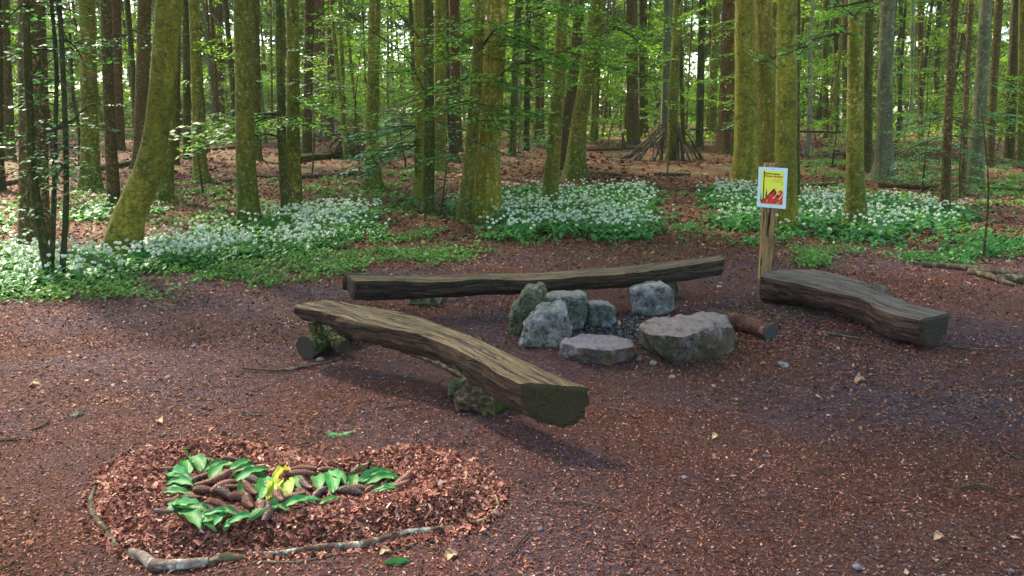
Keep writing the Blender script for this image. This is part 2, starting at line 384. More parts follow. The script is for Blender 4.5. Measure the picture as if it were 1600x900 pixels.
def m_rock(name, c0, c1, c2, topc=None, moss=(.09, .11, .03), moss_amt=.4, vein=.5, stain=None):
    N = NT(name); v = N.coords('Object')
    a = N.noise(v, 9, 8, .72, .8); b = N.noise(v, 22, 6, .7); c = N.noise(v, 3.2, 4, .6, .5)
    col = N.ramp(a, [(.3, c0), (.5, c1), (.66, c2)])
    col = N.mix(N.math('MULTIPLY', N.ramp(b, [(.38, 1.0), (.50, 0.0)]), .85), col, tuple(x * .22 for x in c0))
    vt = N.noise(N.coords('Object', (1, 2.2, 1.4)), 6, 5, .6, 1.8)
    col = N.mix(N.math('MULTIPLY', N.ramp(vt, [(.485, 0.0), (.5, 1.0), (.515, 0.0)]), vein), col, (.38, .39, .41))
    col = N.mix(N.math('MULTIPLY', N.ramp(N.noise(v, 9, 4, .6), [(.56, 0.0), (.66, 1.0)]), .75), col, (.36, .37, .41))
    if stain: col = N.mix(N.math('MULTIPLY', N.ramp(N.noise(v, 4.1, 3, .6, .4), [(.52, 0.0), (.62, 1.0)]), .8), col, stain)
    col = N.mix(N.math('MULTIPLY', N.ramp(c, [(.45, 0.0), (.6, 1.0)]), moss_amt), col, moss)
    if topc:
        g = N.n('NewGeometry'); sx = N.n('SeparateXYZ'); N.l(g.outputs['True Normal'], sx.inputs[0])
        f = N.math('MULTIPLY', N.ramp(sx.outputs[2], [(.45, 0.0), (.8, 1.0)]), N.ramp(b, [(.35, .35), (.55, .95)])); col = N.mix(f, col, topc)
    N.bump(N.math('ADD', a, N.math('ADD', N.math('MULTIPLY', b, .6), N.math('MULTIPLY', N.noise(v, 70, 4, .7), .2))), .05)
    return N.fin(col, .8, .3)
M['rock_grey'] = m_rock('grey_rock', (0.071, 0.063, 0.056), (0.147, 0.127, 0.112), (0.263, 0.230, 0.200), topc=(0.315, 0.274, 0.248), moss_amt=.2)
M['rock_white'] = m_rock('pale_veined_rock', (0.079, 0.059, 0.056), (0.210, 0.181, 0.160), (0.399, 0.363, 0.320), moss=(0.168, 0.118, 0.036), moss_amt=.3, vein=.7)
M['rock_olive'] = m_rock('olive_rock', (0.056, 0.053, 0.022), (0.105, 0.102, 0.044), (0.168, 0.158, 0.078), moss_amt=.5)
M['rock_pink'] = m_rock('pink_grey_rock', topc=(.27, .20, .21), c0=(.060, .044, .042), c1=(.13, .10, .095), c2=(.23, .19, .19), moss=(.19, .13, .022), moss_amt=.3, stain=(.15, .07, .05))
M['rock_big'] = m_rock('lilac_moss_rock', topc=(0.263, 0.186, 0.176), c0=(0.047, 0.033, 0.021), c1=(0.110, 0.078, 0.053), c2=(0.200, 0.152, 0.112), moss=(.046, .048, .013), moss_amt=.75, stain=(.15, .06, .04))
M['rock_dark'] = m_rock('dark_green_rock', (0.047, 0.051, 0.040), (0.089, 0.092, 0.072), (0.179, 0.171, 0.140), topc=(0.263, 0.225, 0.208), moss_amt=.2)
def m_plain(name, c, rough=.5, spec=.4, metal=0):
    N = NT(name); n = N.noise(N.coords('Object'), 40, 3, .6)
    col = N.mix(N.math('MULTIPLY', n, .25), c, tuple(x * .6 for x in c))
    N.b.inputs['Metallic'].default_value = metal
    return N.fin(col, rough, spec)

# ---------------------------------------------------------------- ground
def build_ground():
    ys = np.concatenate([[-60, -25, -10, -4, -1.5, 0, .8], 1.4 * np.power(420 / 1.4, np.linspace(0, 1, 330))])
    us = np.linspace(-1, 1, 241); X = []; 
    Y = np.repeat(ys[:, None], len(us), 1)
    hw = 16 + 1.5 * np.clip(ys, 0, None)
    X = hw[:, None] * np.sign(us)[None] * np.abs(us)[None] ** 1.9
    Z = T(X, Y) + (fbm(X * 6, Y * 6, 3) - .45) * .022 * (Y < 14) + (fbm(X * 1.7, Y * 1.7, 8) - .45) * .03
    n, m = X.shape
    V = np.stack([X, Y, Z], -1).reshape(-1, 3)
    i = np.arange(n - 1)[:, None] * m; j = np.arange(m - 1)[None]
    Q = np.stack([i + j, i + j + 1, i + m + j + 1, i + m + j], -1).reshape(-1, 4)
    mb = MB(); mb.add(V, Q, r=0.0); me = mb.mesh('ground', [M['ground']], True)
    a = me.attributes.new('wood', 'FLOAT', 'POINT')
    # trodden clearing turns to woodland floor 9 to 12 m out, sooner on the left
    edge = 7.6 + .12 * V[:, 0] + 2.2 * (fbm(V[:, 0] * .6, V[:, 1] * .6, 4) - .45)
    a.data.foreach_set('value', sstep(0, 2.2, V[:, 1] - edge).astype(np.float32))
    tag(link('ground', me), kind='structure')
build_ground()

# ---------------------------------------------------------------- litter, chips and leaves on the ground
def sector(n, y0, y1, k=.92, add=.8, p=2):
    y = (y0 ** p + rng.random(n) * (y1 ** p - y0 ** p)) ** (1 / p)
    x = (rng.random(n) * 2 - 1) * (k * y + add)
    return x, y
def scatter(name, label, cat, mats, specs):
    mb = MB()
    for (n, y0, y1, L0, L1, asp, tilt, mi, keep, p) in specs:
        x, y = sector(n, y0, y1, p=p)
        if keep is not None:
            k = rng.random(n) < keep(x, y); x, y = x[k], y[k]
        n = len(x); L = L0 + (L1 - L0) * rng.random(n) ** 1.6
        d, s = rand_frames(n, tilt)
        z = T(x, y) + (fbm(x * 1.7, y * 1.7, 8) - .45) * .03 + (fbm(x * 6, y * 6, 3) - .45) * .022 * (y < 14) + .003 + rng.random(n) * L * .22
        V = rhomb(np.stack([x, y, z], 1), d, s, L, L * asp * (.5 + rng.random(n)))
        V += rng.normal(0, 1, V.shape) * (L * .09)[:, None, None]
        mb.quads(V, mi)
    tag(link(name, mb.mesh(name, mats)), label, cat, kind='stuff')
soilpatch = lambda x, y: np.clip(sstep(.53, .42, .02 * np.clip(x, -1, 2) + fbm(x * .55 + 3, y * 1.3, 11, 4)) * 1.0 + .26, 0, 1)
scatter('forest_litter', 'reddish brown chips and crumbled dead leaves covering the trodden clearing', 'leaf litter', [M['chip'], M['litter'], M['crumb']], [
    (150000, 2.0, 5.4, .004, .014, .8, .4, 2, lambda x, y: 1.15 - soilpatch(x, y), 1.5),
    (70000, 5.0, 10.0, .008, .022, .8, .4, 2, lambda x, y: 1.1 - soilpatch(x, y), 1.5),
    (330000, 2.0, 5.4, .005, .019, .36, .28, 0, soilpatch, 1.5),
    (210000, 5.0, 10.5, .010, .032, .45, .30, 0, soilpatch, 1.5),
    (9000, 2.0, 6.0, .003 + .012, .040, .14, .2, 0, None, 1.5),
    (26000, 2.0, 7.5, .016, .040, .6, .35, 1, lambda x, y: sstep(.47, .56, fbm(x * .8, y * 1.2, 21) + .05 * sstep(0, -3, x) + .08 * sstep(3.0, 2.3, y)) * .95 + .04, 1.5),
    (42000, 6.0, 12.0, .022, .055, .6, .35, 1, lambda x, y: sstep(6.4, 9, y) * .85 + .10, 2)])
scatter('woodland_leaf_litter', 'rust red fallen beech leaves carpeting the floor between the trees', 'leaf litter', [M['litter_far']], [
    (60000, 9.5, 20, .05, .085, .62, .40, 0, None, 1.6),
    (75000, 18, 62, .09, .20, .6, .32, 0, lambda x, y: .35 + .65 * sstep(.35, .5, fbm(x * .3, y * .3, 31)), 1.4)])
# pebbles
def blob(mb, c, r, m=0, sub=1, sq=(1, 1, .6), nz=.25):
    me = ICO[sub]; V = me[0] * np.array(sq) * r * (1 + nz * (rng.random((len(me[0]), 1)) - .5))
    a = rng.random() * 6.28; Rz = np.array([[math.cos(a), -math.sin(a), 0], [math.sin(a), math.cos(a), 0], [0, 0, 1]])
    mb.add(V @ Rz.T + c, None, me[1], m=m)
import bmesh
ICO = {}
for s_ in (1, 2, 4, 5):
    b_ = bmesh.new(); bmesh.ops.create_icosphere(b_, subdivisions=s_, radius=1)
    ICO[s_] = (np.array([v.co[:] for v in b_.verts]), np.array([[v.index for v in f.verts] for f in b_.faces])); b_.free()
mb = MB()
x, y = sector(260, 2.2, 9, p=1.3)
for a, b in zip(x, y):
    r = .005 + .014 * rng.random() ** 3; blob(mb, (a, b, float(T(a, b)) + .002), r)
tag(link('pebbles', mb.mesh('pebbles', [M['peb']], True)), 'small grey pebbles scattered over the trodden soil', 'pebbles', kind='stuff')

# ---------------------------------------------------------------- ramsons and herbs
def in_poly(px, py, poly):
    c = np.zeros(len(px), bool); n = len(poly)
    for i in range(n):
        (x1, y1), (x2, y2) = poly[i], poly[i - 1]
        k = ((y1 > py) != (y2 > py)) & (px < (x2 - x1) * (py - y1) / (y2 - y1 + 1e-12) + x1); c ^= k
    return c
def poly_dist(x, y, poly):
    d = np.full(len(x), 1e9); n = len(poly)
    for i in range(n):
        (ax, ay), (bx, by) = poly[i], poly[i - 1]
        t = np.clip(((x - ax) * (bx - ax) + (y - ay) * (by - ay)) / ((bx - ax) ** 2 + (by - ay) ** 2 + 1e-12), 0, 1)
        d = np.minimum(d, np.hypot(x - ax - t * (bx - ax), y - ay - t * (by - ay)))
    return d
def garlic(label, pix, dens, flower, leafL=.2):
    poly = [tuple(at(a, b)[:2]) for a, b in pix]
    P = np.array(poly); lo, hi = P.min(0), P.max(0)
    n = int((hi - lo).prod() * dens); x = lo[0] + rng.random(n) * (hi[0] - lo[0]); y = lo[1] + rng.random(n) * (hi[1] - lo[1])
    ins = in_poly(x, y, poly); d = poly_dist(x, y, poly)
    d = d + (fbm(x * 2.2, y * 2.2, 47) - .5) * .9
    k = ins & (rng.random(n) < (sstep(-.05, .6, d) * .9 + .1) * (.35 + .65 * sstep(.30, .5, fbm(x * 1.3, y * 1.3, 43)))); x, y, d = x[k], y[k], d[k]; n = len(x)
    mb = MB()
    # leaves: three-segment arching blades
    nl = 4
    X = np.repeat(x, nl) + rng.normal(0, .03, n * nl); Yy = np.repeat(y, nl) + rng.normal(0, .03, n * nl); D = np.repeat(d, nl)
    N = len(X); a = rng.random(N) * 6.283; L = leafL * (.65 + .6 * rng.random(N)) * (.45 + .55 * sstep(0, .7, D)); W = L * (.20 + .12 * rng.random(N))
    el = 1.25 - .35 * rng.random(N); dirh = np.stack([np.cos(a), np.sin(a)], 1); sd_ = np.stack([-np.sin(a), np.cos(a), 0 * a], 1)
    p = np.stack([X, Yy, T(X, Yy)], 1); wid = [.35, 1.0, .75, .08]; r = rng.random(N); prev = None
    for sgi in range(4):
        cur = np.stack([p - sd_ * (W * wid[sgi] / 2)[:, None], p + sd_ * (W * wid[sgi] / 2)[:, None]], 1)
        if prev is not None: mb.quads(np.stack([prev[:, 0], prev[:, 1], cur[:, 1], cur[:, 0]], 1), 0, r)
        prev = cur; st = L / 3
        p = p + np.concatenate([dirh * (np.cos(el) * st)[:, None], (np.sin(el) * st)[:, None]], 1); el = el - .55 - .35 * rng.random(N)
    # flower heads
    k = rng.random(n) < flower * sstep(.05, .7, d) * (.38 + .95 * sstep(.34, .56, fbm(x * 1.1, y * 1.1, 41))); fx, fy = x[k] + rng.normal(0, .02, k.sum()), y[k]
    m_ = len(fx); hh = .15 + .11 * rng.random(m_); base = np.stack([fx, fy, T(fx, fy)], 1); top = base + np.stack([rng.normal(0, .03, m_), rng.normal(0, .03, m_), hh], 1)
    s1 = np.array([.0025, 0, 0])
    mb.quads(np.stack([base - s1, base + s1, top + s1, top - s1], 1), 0)
    nf = 11; c = np.repeat(top, nf, 0); o = rng.normal(0, 1, c.shape); o[:, 2] = np.abs(o[:, 2]) * .8; o /= np.linalg.norm(o, axis=1)[:, None]
    c = c + o * (.012 + .012 * rng.random((len(c), 1))); u = np.cross(o, [.3, .5, .8]); u /= np.linalg.norm(u, axis=1)[:, None]; w = np.cross(o, u)
    S = .010 + .008 * rng.random(len(c))
    mb.quads(np.stack([c + u * S[:, None], c + w * S[:, None], c - u * S[:, None], c - w * S[:, None]], 1), 1)
    tag(link('wild_garlic', mb.mesh('wild_garlic', [M['garlic'], M['petal']])), label, 'wild garlic', kind='stuff')
def herbs(label, pix, dens, L0=.03, L1=.06, mat='herb', name='ground_herbs', cat='herbs', h=.05):
    poly = [tuple(at(a, b)[:2]) for a, b in pix]
    P = np.array(poly); lo, hi = P.min(0), P.max(0)
    n = int((hi - lo).prod() * dens); x = lo[0] + rng.random(n) * (hi[0] - lo[0]); y = lo[1] + rng.random(n) * (hi[1] - lo[1])
    d = poly_dist(x, y, poly)
    k = in_poly(x, y, poly) & (rng.random(n) < sstep(0, .5, d) * sstep(.36, .56, fbm(x * 1.6, y * 1.6, 51)) + .03); x, y = x[k], y[k]; n = len(x)
    if n < 3: return
    q = 5; X = np.repeat(x, q) + rng.normal(0, .025, n * q); Yy = np.repeat(y, q) + rng.normal(0, .025, n * q)
    dd, ss = rand_frames(n * q, .5); L = L0 + (L1 - L0) * rng.random(n * q)
    mb = MB(); mb.quads(rhomb(np.stack([X, Yy, T(X, Yy) + rng.random(n * q) * h + .008], 1), dd, ss, L, L * .6), 0)
    tag(link(name, mb.mesh(name, [M[mat]])), label, cat, kind='stuff')
garlic('white flowering wild garlic in the broad bank around the leaning olive beech', [(-60, 372), (60, 378), (150, 385), (235, 372), (330, 352), (400, 338), (470, 330), (560, 320), (620, 332), (635, 362), (600, 390), (520, 402), (400, 418), (300, 432), (180, 450), (60, 470), (-80, 480)], 150, .85)
garlic('white flowering wild garlic in the sunlit patch right of the twin leaning trunks', [(664, 330), (700, 306), (760, 296), (860, 296), (960, 292), (1020, 290), (1050, 305), (1064, 340), (1064, 374), (1000, 380), (900, 382), (800, 386), (735, 378), (740, 355), (690, 345)], 95, .95, .24)
garlic('white flowering wild garlic in the wide patch behind the fire ban sign', [(1070, 302), (1090, 292), (1150, 292), (1240, 300), (1330, 306), (1440, 312), (1540, 335), (1560, 362), (1480, 384), (1400, 400), (1320, 386), (1240, 372), (1160, 366), (1090, 368), (1095, 335)], 90, .8, .24)
garlic('small clump of wild garlic at the left edge behind the brown trunk', [(-60, 335), (20, 333), (34, 350), (24, 372), (-60, 376)], 90, .8, .24)
garlic('thin strip of wild garlic behind the slender forked stems', [(80, 322), (170, 318), (250, 324), (330, 330), (330, 342), (230, 345), (80, 352)], 60, .35, .22)
herbs('low green herbs fringing the garlic bank on the left', [(-60, 440), (200, 425), (420, 400), (640, 360), (820, 370), (840, 392), (700, 418), (520, 440), (430, 455), (250, 474), (-80, 482)], 380, h=.06)
herbs('low green herbs along the front of the garlic behind the post', [(1040, 352), (1300, 368), (1420, 382), (1640, 350), (1660, 408), (1500, 425), (1400, 412), (1250, 392), (1060, 384)], 500, .03, .07, 'garlic', h=.10)
herbs('sparse green seedlings across the woodland floor', [(-100, 330), (200, 290), (600, 270), (700, 262), (700, 350), (300, 352), (-100, 370)], 60, .05, .09)
herbs('sparse green seedlings in the right hand wood', [(1240, 250), (1700, 240), (1700, 345), (1250, 320)], 60, .05, .10)
herbs('mossy herb growth in front of the right log', [(1195, 484), (1245, 478), (1260, 496), (1215, 502)], 2500, .010, .03, h=.03)
herbs('green seedling tuft behind the right log', [(1228, 392), (1308, 396), (1312, 428), (1235, 420)], 1200, .03, .06, h=.10)
herbs('pale mossy grass tufts at the bottom of the clearing', [(700, 888), (760, 884), (765, 905), (700, 905)], 2500, .008, .02, h=.02)

# ---------------------------------------------------------------- seats made from logs
def log_uv(me, uvs):
    l = me.uv_layers.new(name='UVMap'); l.data.foreach_set('uv', np.asarray(uvs, np.float32).ravel())
def slab_log(L, Rr, depth, n=48, seg=22, lipn=9, wob=.026, end_pull=0.0, belly=2.4, shift=0.0, topwob=.012, ph=3.0):
    """flat-topped log: L and Rr are the two edges of the top face (world); depth(s) is its thickness"""
    A = smooth_path(L, n); B = smooth_path(Rr, n)
    me_parts = {}
    s = np.concatenate([[0], np.cumsum(np.linalg.norm(np.diff((A + B) / 2, axis=0), axis=1))])
    topV = []; under = []; tc = np.linspace(0, 1, lipn)
    for i in range(n):
        w = B[i] - A[i]; t = s[i] / s[-1]; dp = depth(t); W = np.linalg.norm(w)
        w_ = w / W * .014
        row = [A[i] + w * c + w_ * ((c == 0) * 2 * (fbm(s[i] * 16, ph, ph, 3) - .45) + (c == 1) * 2 * (fbm(s[i] * 16, ph + 5, ph, 3) - .45)) + np.array([0, 0, topwob * 2 * (float(fbm(c * 3 + ph, s[i] * 3, ph, 3)) - .45) - (.010 if c in (0, 1) else 0)]) for c in tc]
        topV.append(row)
        ur = []
        for k in range(seg + 1):
            th = math.pi * k / seg; ca, sa = math.cos(th), math.sin(th)
            x = .5 - .5 * np.sign(ca) * abs(ca) ** (2 / belly) * (1 + .07 * math.sin(th)); z = -abs(sa) ** (2 / belly) * dp
            p = A[i] + w * (x + shift * (z / dp) * -1) + np.array([0, 0, z])
            nrm = np.array([w[0] / W * (-ca), w[1] / W * (-ca), -sa])
            q = float(fbm(s[i] * 4 + ph, k * .42 + ph, ph + 1, 4)) - .45 + .5 * (float(vn(s[i] * 14, k * 1.3, ph + 4)) - .5)
            f = 0 if k in (0, seg) else 1
            p = p + nrm * q * wob * 2 * f
            if k == 0: p = row[0]
            if k == seg: p = row[-1]
            ur.append(p)
        under.append(ur)
    topV, under = np.array(topV), np.array(under)
    return topV, under, s
def build_log(name, root, topV, under, s, mt, ms, mend, endlabel=None):
    o = root.location
    def grid(G, flip, scale_t):
        n, m = G.shape[:2]; V = G.reshape(-1, 3) - np.array(o)
        Q = []; UV = []
        tt = np.concatenate([np.zeros((n, 1)), np.cumsum(np.linalg.norm(np.diff(G, axis=1), axis=2), axis=1)], 1)
        for i in range(n - 1):
            for j in range(m - 1):
                f = [(i, j), (i, j + 1), (i + 1, j + 1), (i + 1, j)]
                if flip: f = f[::-1]
                Q.append([a * m + b for a, b in f]); UV += [(s[a], tt[a, b]) for a, b in f]
        return V, np.array(Q), UV
    for nm, G, fl, mat in (('seat', topV, False, mt), ('trunk', under, True, ms)):
        V, Q, UV = grid(G, fl, 1); b = MB(); b.add(V, Q, r=.5); me = b.mesh(name + '_' + nm, [mat], True); log_uv(me, UV)
        link(nm, me, root)
    for e in (0, -1):
        ring = np.concatenate([under[e], topV[e][::-1][1:-1]]); c = ring.mean(0); V = []; rings = [1, .8, .55, .3, .08]; m = len(ring)
        nrm = topV[e][-1] - topV[e][0]; nrm = nrm / np.linalg.norm(nrm); c = c + np.array([0, 0, .03])
        if e == -1: pass
        outw = (topV[e].mean(0) - topV[1 if e == 0 else -2].mean(0)); outw /= np.linalg.norm(outw)
        for k, f in enumerate(rings):
            rr = c + (ring - c) * f
            if k: rr = rr + outw * (.012 + .006 * rng.random((m, 1)) * f)
            V.append(rr)
        V = np.array(V); Q = []; UV = []
        for i in range(len(rings) - 1):
            for j in range(m):
                f = [(i, j), (i, (j + 1) % m), (i + 1, (j + 1) % m), (i + 1, j)]
                if e == 0: f = f[::-1]
                Q.append([a * m + b_ for a, b_ in f]); UV += [(float(np.dot(V[a, b_] - c, nrm)), V[a, b_, 2] - c[2]) for a, b_ in f]
        b = MB(); b.add(V.reshape(-1, 3) - np.array(o), np.array(Q), r=.5)
        b.add(V[-1] - np.array(o), None, [[0, j, j + 1] if e == -1 else [0, j + 1, j] for j in range(1, m - 1)], r=.5)
        me = b.mesh(name + '_end', [mend], False); UV += [(0, 0)] * ((m - 2) * 3); log_uv(me, UV); link('cut_end', me, root)

# near bench
Ln = [atz(x, y, z) for x, y, z in [(457, 475, .400), (497, 483, .402), (560, 500, .404), (627, 513, .404), (660, 521, .402), (695, 535, .397), (723, 549, .39), (760, 569, .375), (790, 586, .36), (813, 598, .35)]]
Rn = [atz(x, y, z) for x, y, z in [(512, 467, .402), (570, 475, .404), (613, 483, .404), (667, 497, .403), (707, 512, .40), (757, 533, .395), (807, 557, .38), (840, 572, .37), (880, 589, .358), (920, 604, .345)]]
root = empty('log_bench', tuple((Ln[4] + Rn[4]) / 2 * np.array([1, 1, 0])), 'long curved half log bench with mossy end, nearest the camera', 'bench')
tv, un, s = slab_log(Ln, Rn, lambda t: .115 + .06 * sstep(.05, .4, t) + .03 * sstep(.7, 1, t) + .008 * math.sin(t * 9), seg=26, n=70, ph=3)
build_log('near_bench', root, tv, un, s, M['bench_top'], M['bench_side'], M['bench_end'])
# far bench
Lf = [atz(x, y, z) for x, y, z in [(555, 438, .33), (612, 438, .33), (673, 438, .33), (760, 435, .33), (844, 435, .33), (910, 431, .335), (988, 425, .35), (1060, 415, .375), (1132, 403, .40)]]
Rf = [atz(x, y, z) for x, y, z in [(541, 428, .33), (600, 430, .33), (660, 429, .33), (745, 427, .33), (830, 426, .33), (900, 421, .335), (975, 415, .35), (1050, 407, .375), (1122, 399, .40)]]
root = empty('log_bench', tuple((Lf[4] + Rf[4]) / 2 * np.array([1, 1, 0])), 'long straight weathered log bench behind the ring of stones', 'bench')
tv, un, s = slab_log(Lf, Rf, lambda t: .165 - .015 * t + .015 * math.sin(t * 7 + 1), seg=22, n=64, ph=11, wob=.015)
build_log('far_bench', root, tv, un, s, M['far_top'], M['far_side'], M['right_end_new'])
wl = [tuple(a - np.array(root.location)) for a in (atz(540, 431, .318), atz(570, 437, .30), atz(600, 434, .31))]
b = MB(); tube(b, [np.array(wl[0]) + [-.02, .03, -.05], np.array(wl[1]) + [0, .10, -.06], np.array(wl[2]) + [0.1, .12, -.05]], [.075, .07, .04], 12, wob=.3); link('split_piece', b.mesh('split_piece', [M['far_side']], True), root)
# right bench
Lr = [atz(x, y, z) for x, y, z in [(1190, 431, .25), (1220, 437, .262), (1255, 443, .268), (1306, 455, .270), (1344, 465, .268), (1383, 484, .262), (1412, 493, .258), (1438, 499, .255)]]
Rr_ = [atz(x, y, z) for x, y, z in [(1199, 423, .25), (1235, 420, .262), (1275, 422, .268), (1325, 430, .270), (1355, 440, .268), (1382, 455, .264), (1425, 473, .258), (1485, 489, .25)]]
root = empty('log_bench', tuple((Lr[4] + Rr_[4]) / 2 * np.array([1, 1, 0])), 'thick dark log seat bent in the middle, right of the sign post', 'bench')
tv, un, s = slab_log(Lr, Rr_, lambda t: .25 - .02 * t, seg=26, n=60, ph=23, wob=.028, belly=2.1)
build_log('right_bench', root, tv, un, s, M['right_top'], M['right_side'], M['right_end_new'])
sp = (atz(1378, 452, .25) - np.array(root.location))
b = MB(); tube(b, [sp + [-.06, -.03, -.01], sp + [.03, .02, -.005]], [.05, .03], 10, wob=.4); link('knot', b.mesh('knot', [M['right_top']], True), root)

# ---------------------------------------------------------------- boulders
def hull_rock(name, pts, label, mat, cat='boulder', group=None, sub=3, amp=.018, ph=1.0, bev=.02):
    pts = np.array(pts, float); c = pts.mean(0); base = np.array([c[0], c[1], float(T(c[0], c[1]))])
    bm = bmesh.new()
    for p in pts: bm.verts.new(Vector(p - base))
    bmesh.ops.convex_hull(bm, input=bm.verts)
    for v in [v for v in bm.verts if not v.link_faces]: bm.verts.remove(v)
    bmesh.ops.dissolve_limit(bm, angle_limit=R_(3), verts=bm.verts, edges=bm.edges)
    bmesh.ops.bevel(bm, geom=list(bm.edges), offset=bev, segments=2, affect='EDGES', profile=.6)
    bmesh.ops.triangulate(bm, faces=bm.faces)
    me_l = pts.ptp(0).max() if hasattr(pts, 'ptp') else np.ptp(pts, axis=0).max()
    for _ in range(7):
        le = [e for e in bm.edges if e.calc_length() > max(.014, me_l / 32)]
        if not le: break
        bmesh.ops.subdivide_edges(bm, edges=le, cuts=1); bmesh.ops.triangulate(bm, faces=bm.faces)
    bm.normal_update()
    for v in bm.verts:
        q = v.co * 5 + Vector((ph * 7, ph * 3, ph))
        d = mn.fractal(q * 1.6, .9, 2.1, 6) * amp * 1.5
        cell = mn.voronoi(q * 1.1)[0]; d += (cell[1] - cell[0]) * amp * .9 - amp * .5
        d += (abs(mn.noise(q * 2.2)) - .2) * amp * .9
        v.co += v.normal * d
    me = bpy.data.meshes.new(name); bm.to_mesh(me); bm.free()
    for p in me.polygons: p.use_smooth = True
    me.set_sharp_from_angle(angle=R_(32)) if hasattr(me, 'set_sharp_from_angle') else None
    me.materials.append(mat)
    return tag(link(name, me, loc=tuple(base)), label, cat, group)
def wallpts(outl, Y, dy, back=.8, k=1.0):
    """outline pixels in the upright plane at distance Y, given a body dy deep"""
    P = [aty(a, b, Y) for a, b in outl]; c = np.mean(P, 0); out = []
    for p in P:
        out += [p, p + np.array([0, dy * .55, 0]), c + (p - c) * back + np.array([0, dy, 0])]
    for p in P: out.append(c + (p - c) * .82 - np.array([0, dy * .12, 0]))
    return out
gb = 'boulders ringing the fireplace'
yb = lambda x, y: at(x, y)[1]
Y = yb(803, 527)
hull_rock('boulder', wallpts([(798, 528), (795, 498), (806, 472), (826, 450), (846, 444), (855, 446), (853, 470), (842, 492), (826, 508), (810, 527)], Y + .05, .20), 'tall olive slab leaning at the left end of the fire ring', M['rock_olive'], group=gb, amp=.022, ph=1)
Y = yb(846, 547)
hull_rock('boulder', wallpts([(811, 540), (818, 516), (830, 492), (850, 479), (876, 478), (890, 492), (893, 518), (886, 538), (868, 548), (840, 550)], Y + .07, .24, .7), 'rounded white veined boulder in front of the leaning slab', M['rock_white'], group=gb, amp=.02, ph=2)
Y = yb(895, 520)
hull_rock('boulder', wallpts([(856, 518), (853, 466), (862, 461), (908, 459), (917, 464), (917, 490), (912, 516), (893, 522)], Y + .04, .22, .9), 'upright blue grey block behind the rounded white boulder', M['rock_dark'], group=gb, amp=.011, ph=3, bev=.012)
Y = yb(935, 515)
hull_rock('boulder', wallpts([(917, 512), (918, 476), (928, 472), (952, 474), (962, 482), (963, 502), (950, 514), (930, 517)], Y + .04, .16, .8), 'small grey green block at the back of the fire ring', M['rock_dark'], group=gb, amp=.010, ph=4, bev=.012)
Y = yb(1020, 497)
hull_rock('boulder', wallpts([(988, 490), (984, 456), (994, 449), (1036, 443), (1046, 448), (1056, 470), (1058, 482), (1044, 492), (1012, 498)], Y + .05, .24, .85), 'pale grey squarish boulder at the back right of the fire ring', M['rock_grey'], group=gb, amp=.012, ph=5, bev=.012)
Y = yb(1048, 468)
hull_rock('boulder', wallpts([(1030, 466), (1032, 438), (1042, 433), (1056, 436), (1061, 448), (1060, 464), (1050, 470)], Y + .02, .2, .8), 'small round stone with a moss cap against the far log bench', M['rock_olive'], amp=.01, ph=6)
# front flat slab and the big one: top faces given at their own height
def blockpts(top, bot, zt, zb=-.03):
    return [atz(a, b, z) for (a, b), z in zip(top, zt)] + [atz(a, b, zb) for a, b in bot]
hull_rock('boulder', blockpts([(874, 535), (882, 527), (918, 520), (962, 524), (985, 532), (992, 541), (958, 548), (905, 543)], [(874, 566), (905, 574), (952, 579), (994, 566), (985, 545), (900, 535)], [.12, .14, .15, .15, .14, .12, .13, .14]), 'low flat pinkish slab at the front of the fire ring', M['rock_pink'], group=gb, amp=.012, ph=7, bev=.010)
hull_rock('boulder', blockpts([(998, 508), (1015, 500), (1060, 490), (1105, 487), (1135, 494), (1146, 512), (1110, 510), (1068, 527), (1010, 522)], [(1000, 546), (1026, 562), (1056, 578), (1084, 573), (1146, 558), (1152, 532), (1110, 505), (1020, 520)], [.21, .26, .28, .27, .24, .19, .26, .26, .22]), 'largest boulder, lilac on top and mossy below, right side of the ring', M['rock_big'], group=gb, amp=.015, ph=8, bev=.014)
for k, (x, y, w, lab, mt) in enumerate([(998, 562, 15, 'small pale stone between the two front boulders', 'rock_white'), (1020, 569, 16, 'flat grey pebble at the foot of the largest boulder', 'rock_grey'), (981, 512, 13, 'grey stone lying in the ashes', 'rock_grey'), (1126, 443, 8, 'small stone right of the far bench end', 'rock_grey'), (412, 764, 0, '', ''), (120, 651, 19, 'rounded brown grey stone on the left of the clearing', 'rock_olive'), (1223, 572, 20, 'flat lilac stone on the soil below the burnt log', 'rock_grey'), (1050, 590, 12, 'flat stone in front of the fire ring', 'rock_grey'), (632, 588, 14, 'flat tilted stone beneath the near log bench', 'rock_olive'), (500, 563, 13, 'small grey stone under the forked support', 'rock_grey')]):
    if not w: continue
    c = at(x, y); r = w * mpp(c) / 2; b = MB(); blob(b, (0, 0, r * .2), r, sub=2, sq=(1, .8, .5), nz=.3)
    tag(link('stone', b.mesh('stone', [M[mt]], False), loc=tuple(c)), lab, 'stone')
c = at(967, 511); b = MB(); blob(b, (0, 0, .02), .03, sub=2, sq=(.6, .5, 1.1), nz=.4)
tag(link('wood_chunk', b.mesh('wood_chunk', [m_plain('split_wood', (.5, .34, .14), .8, .2)]), loc=tuple(c)), 'pale yellow chunk of split wood in the ashes', 'wood')
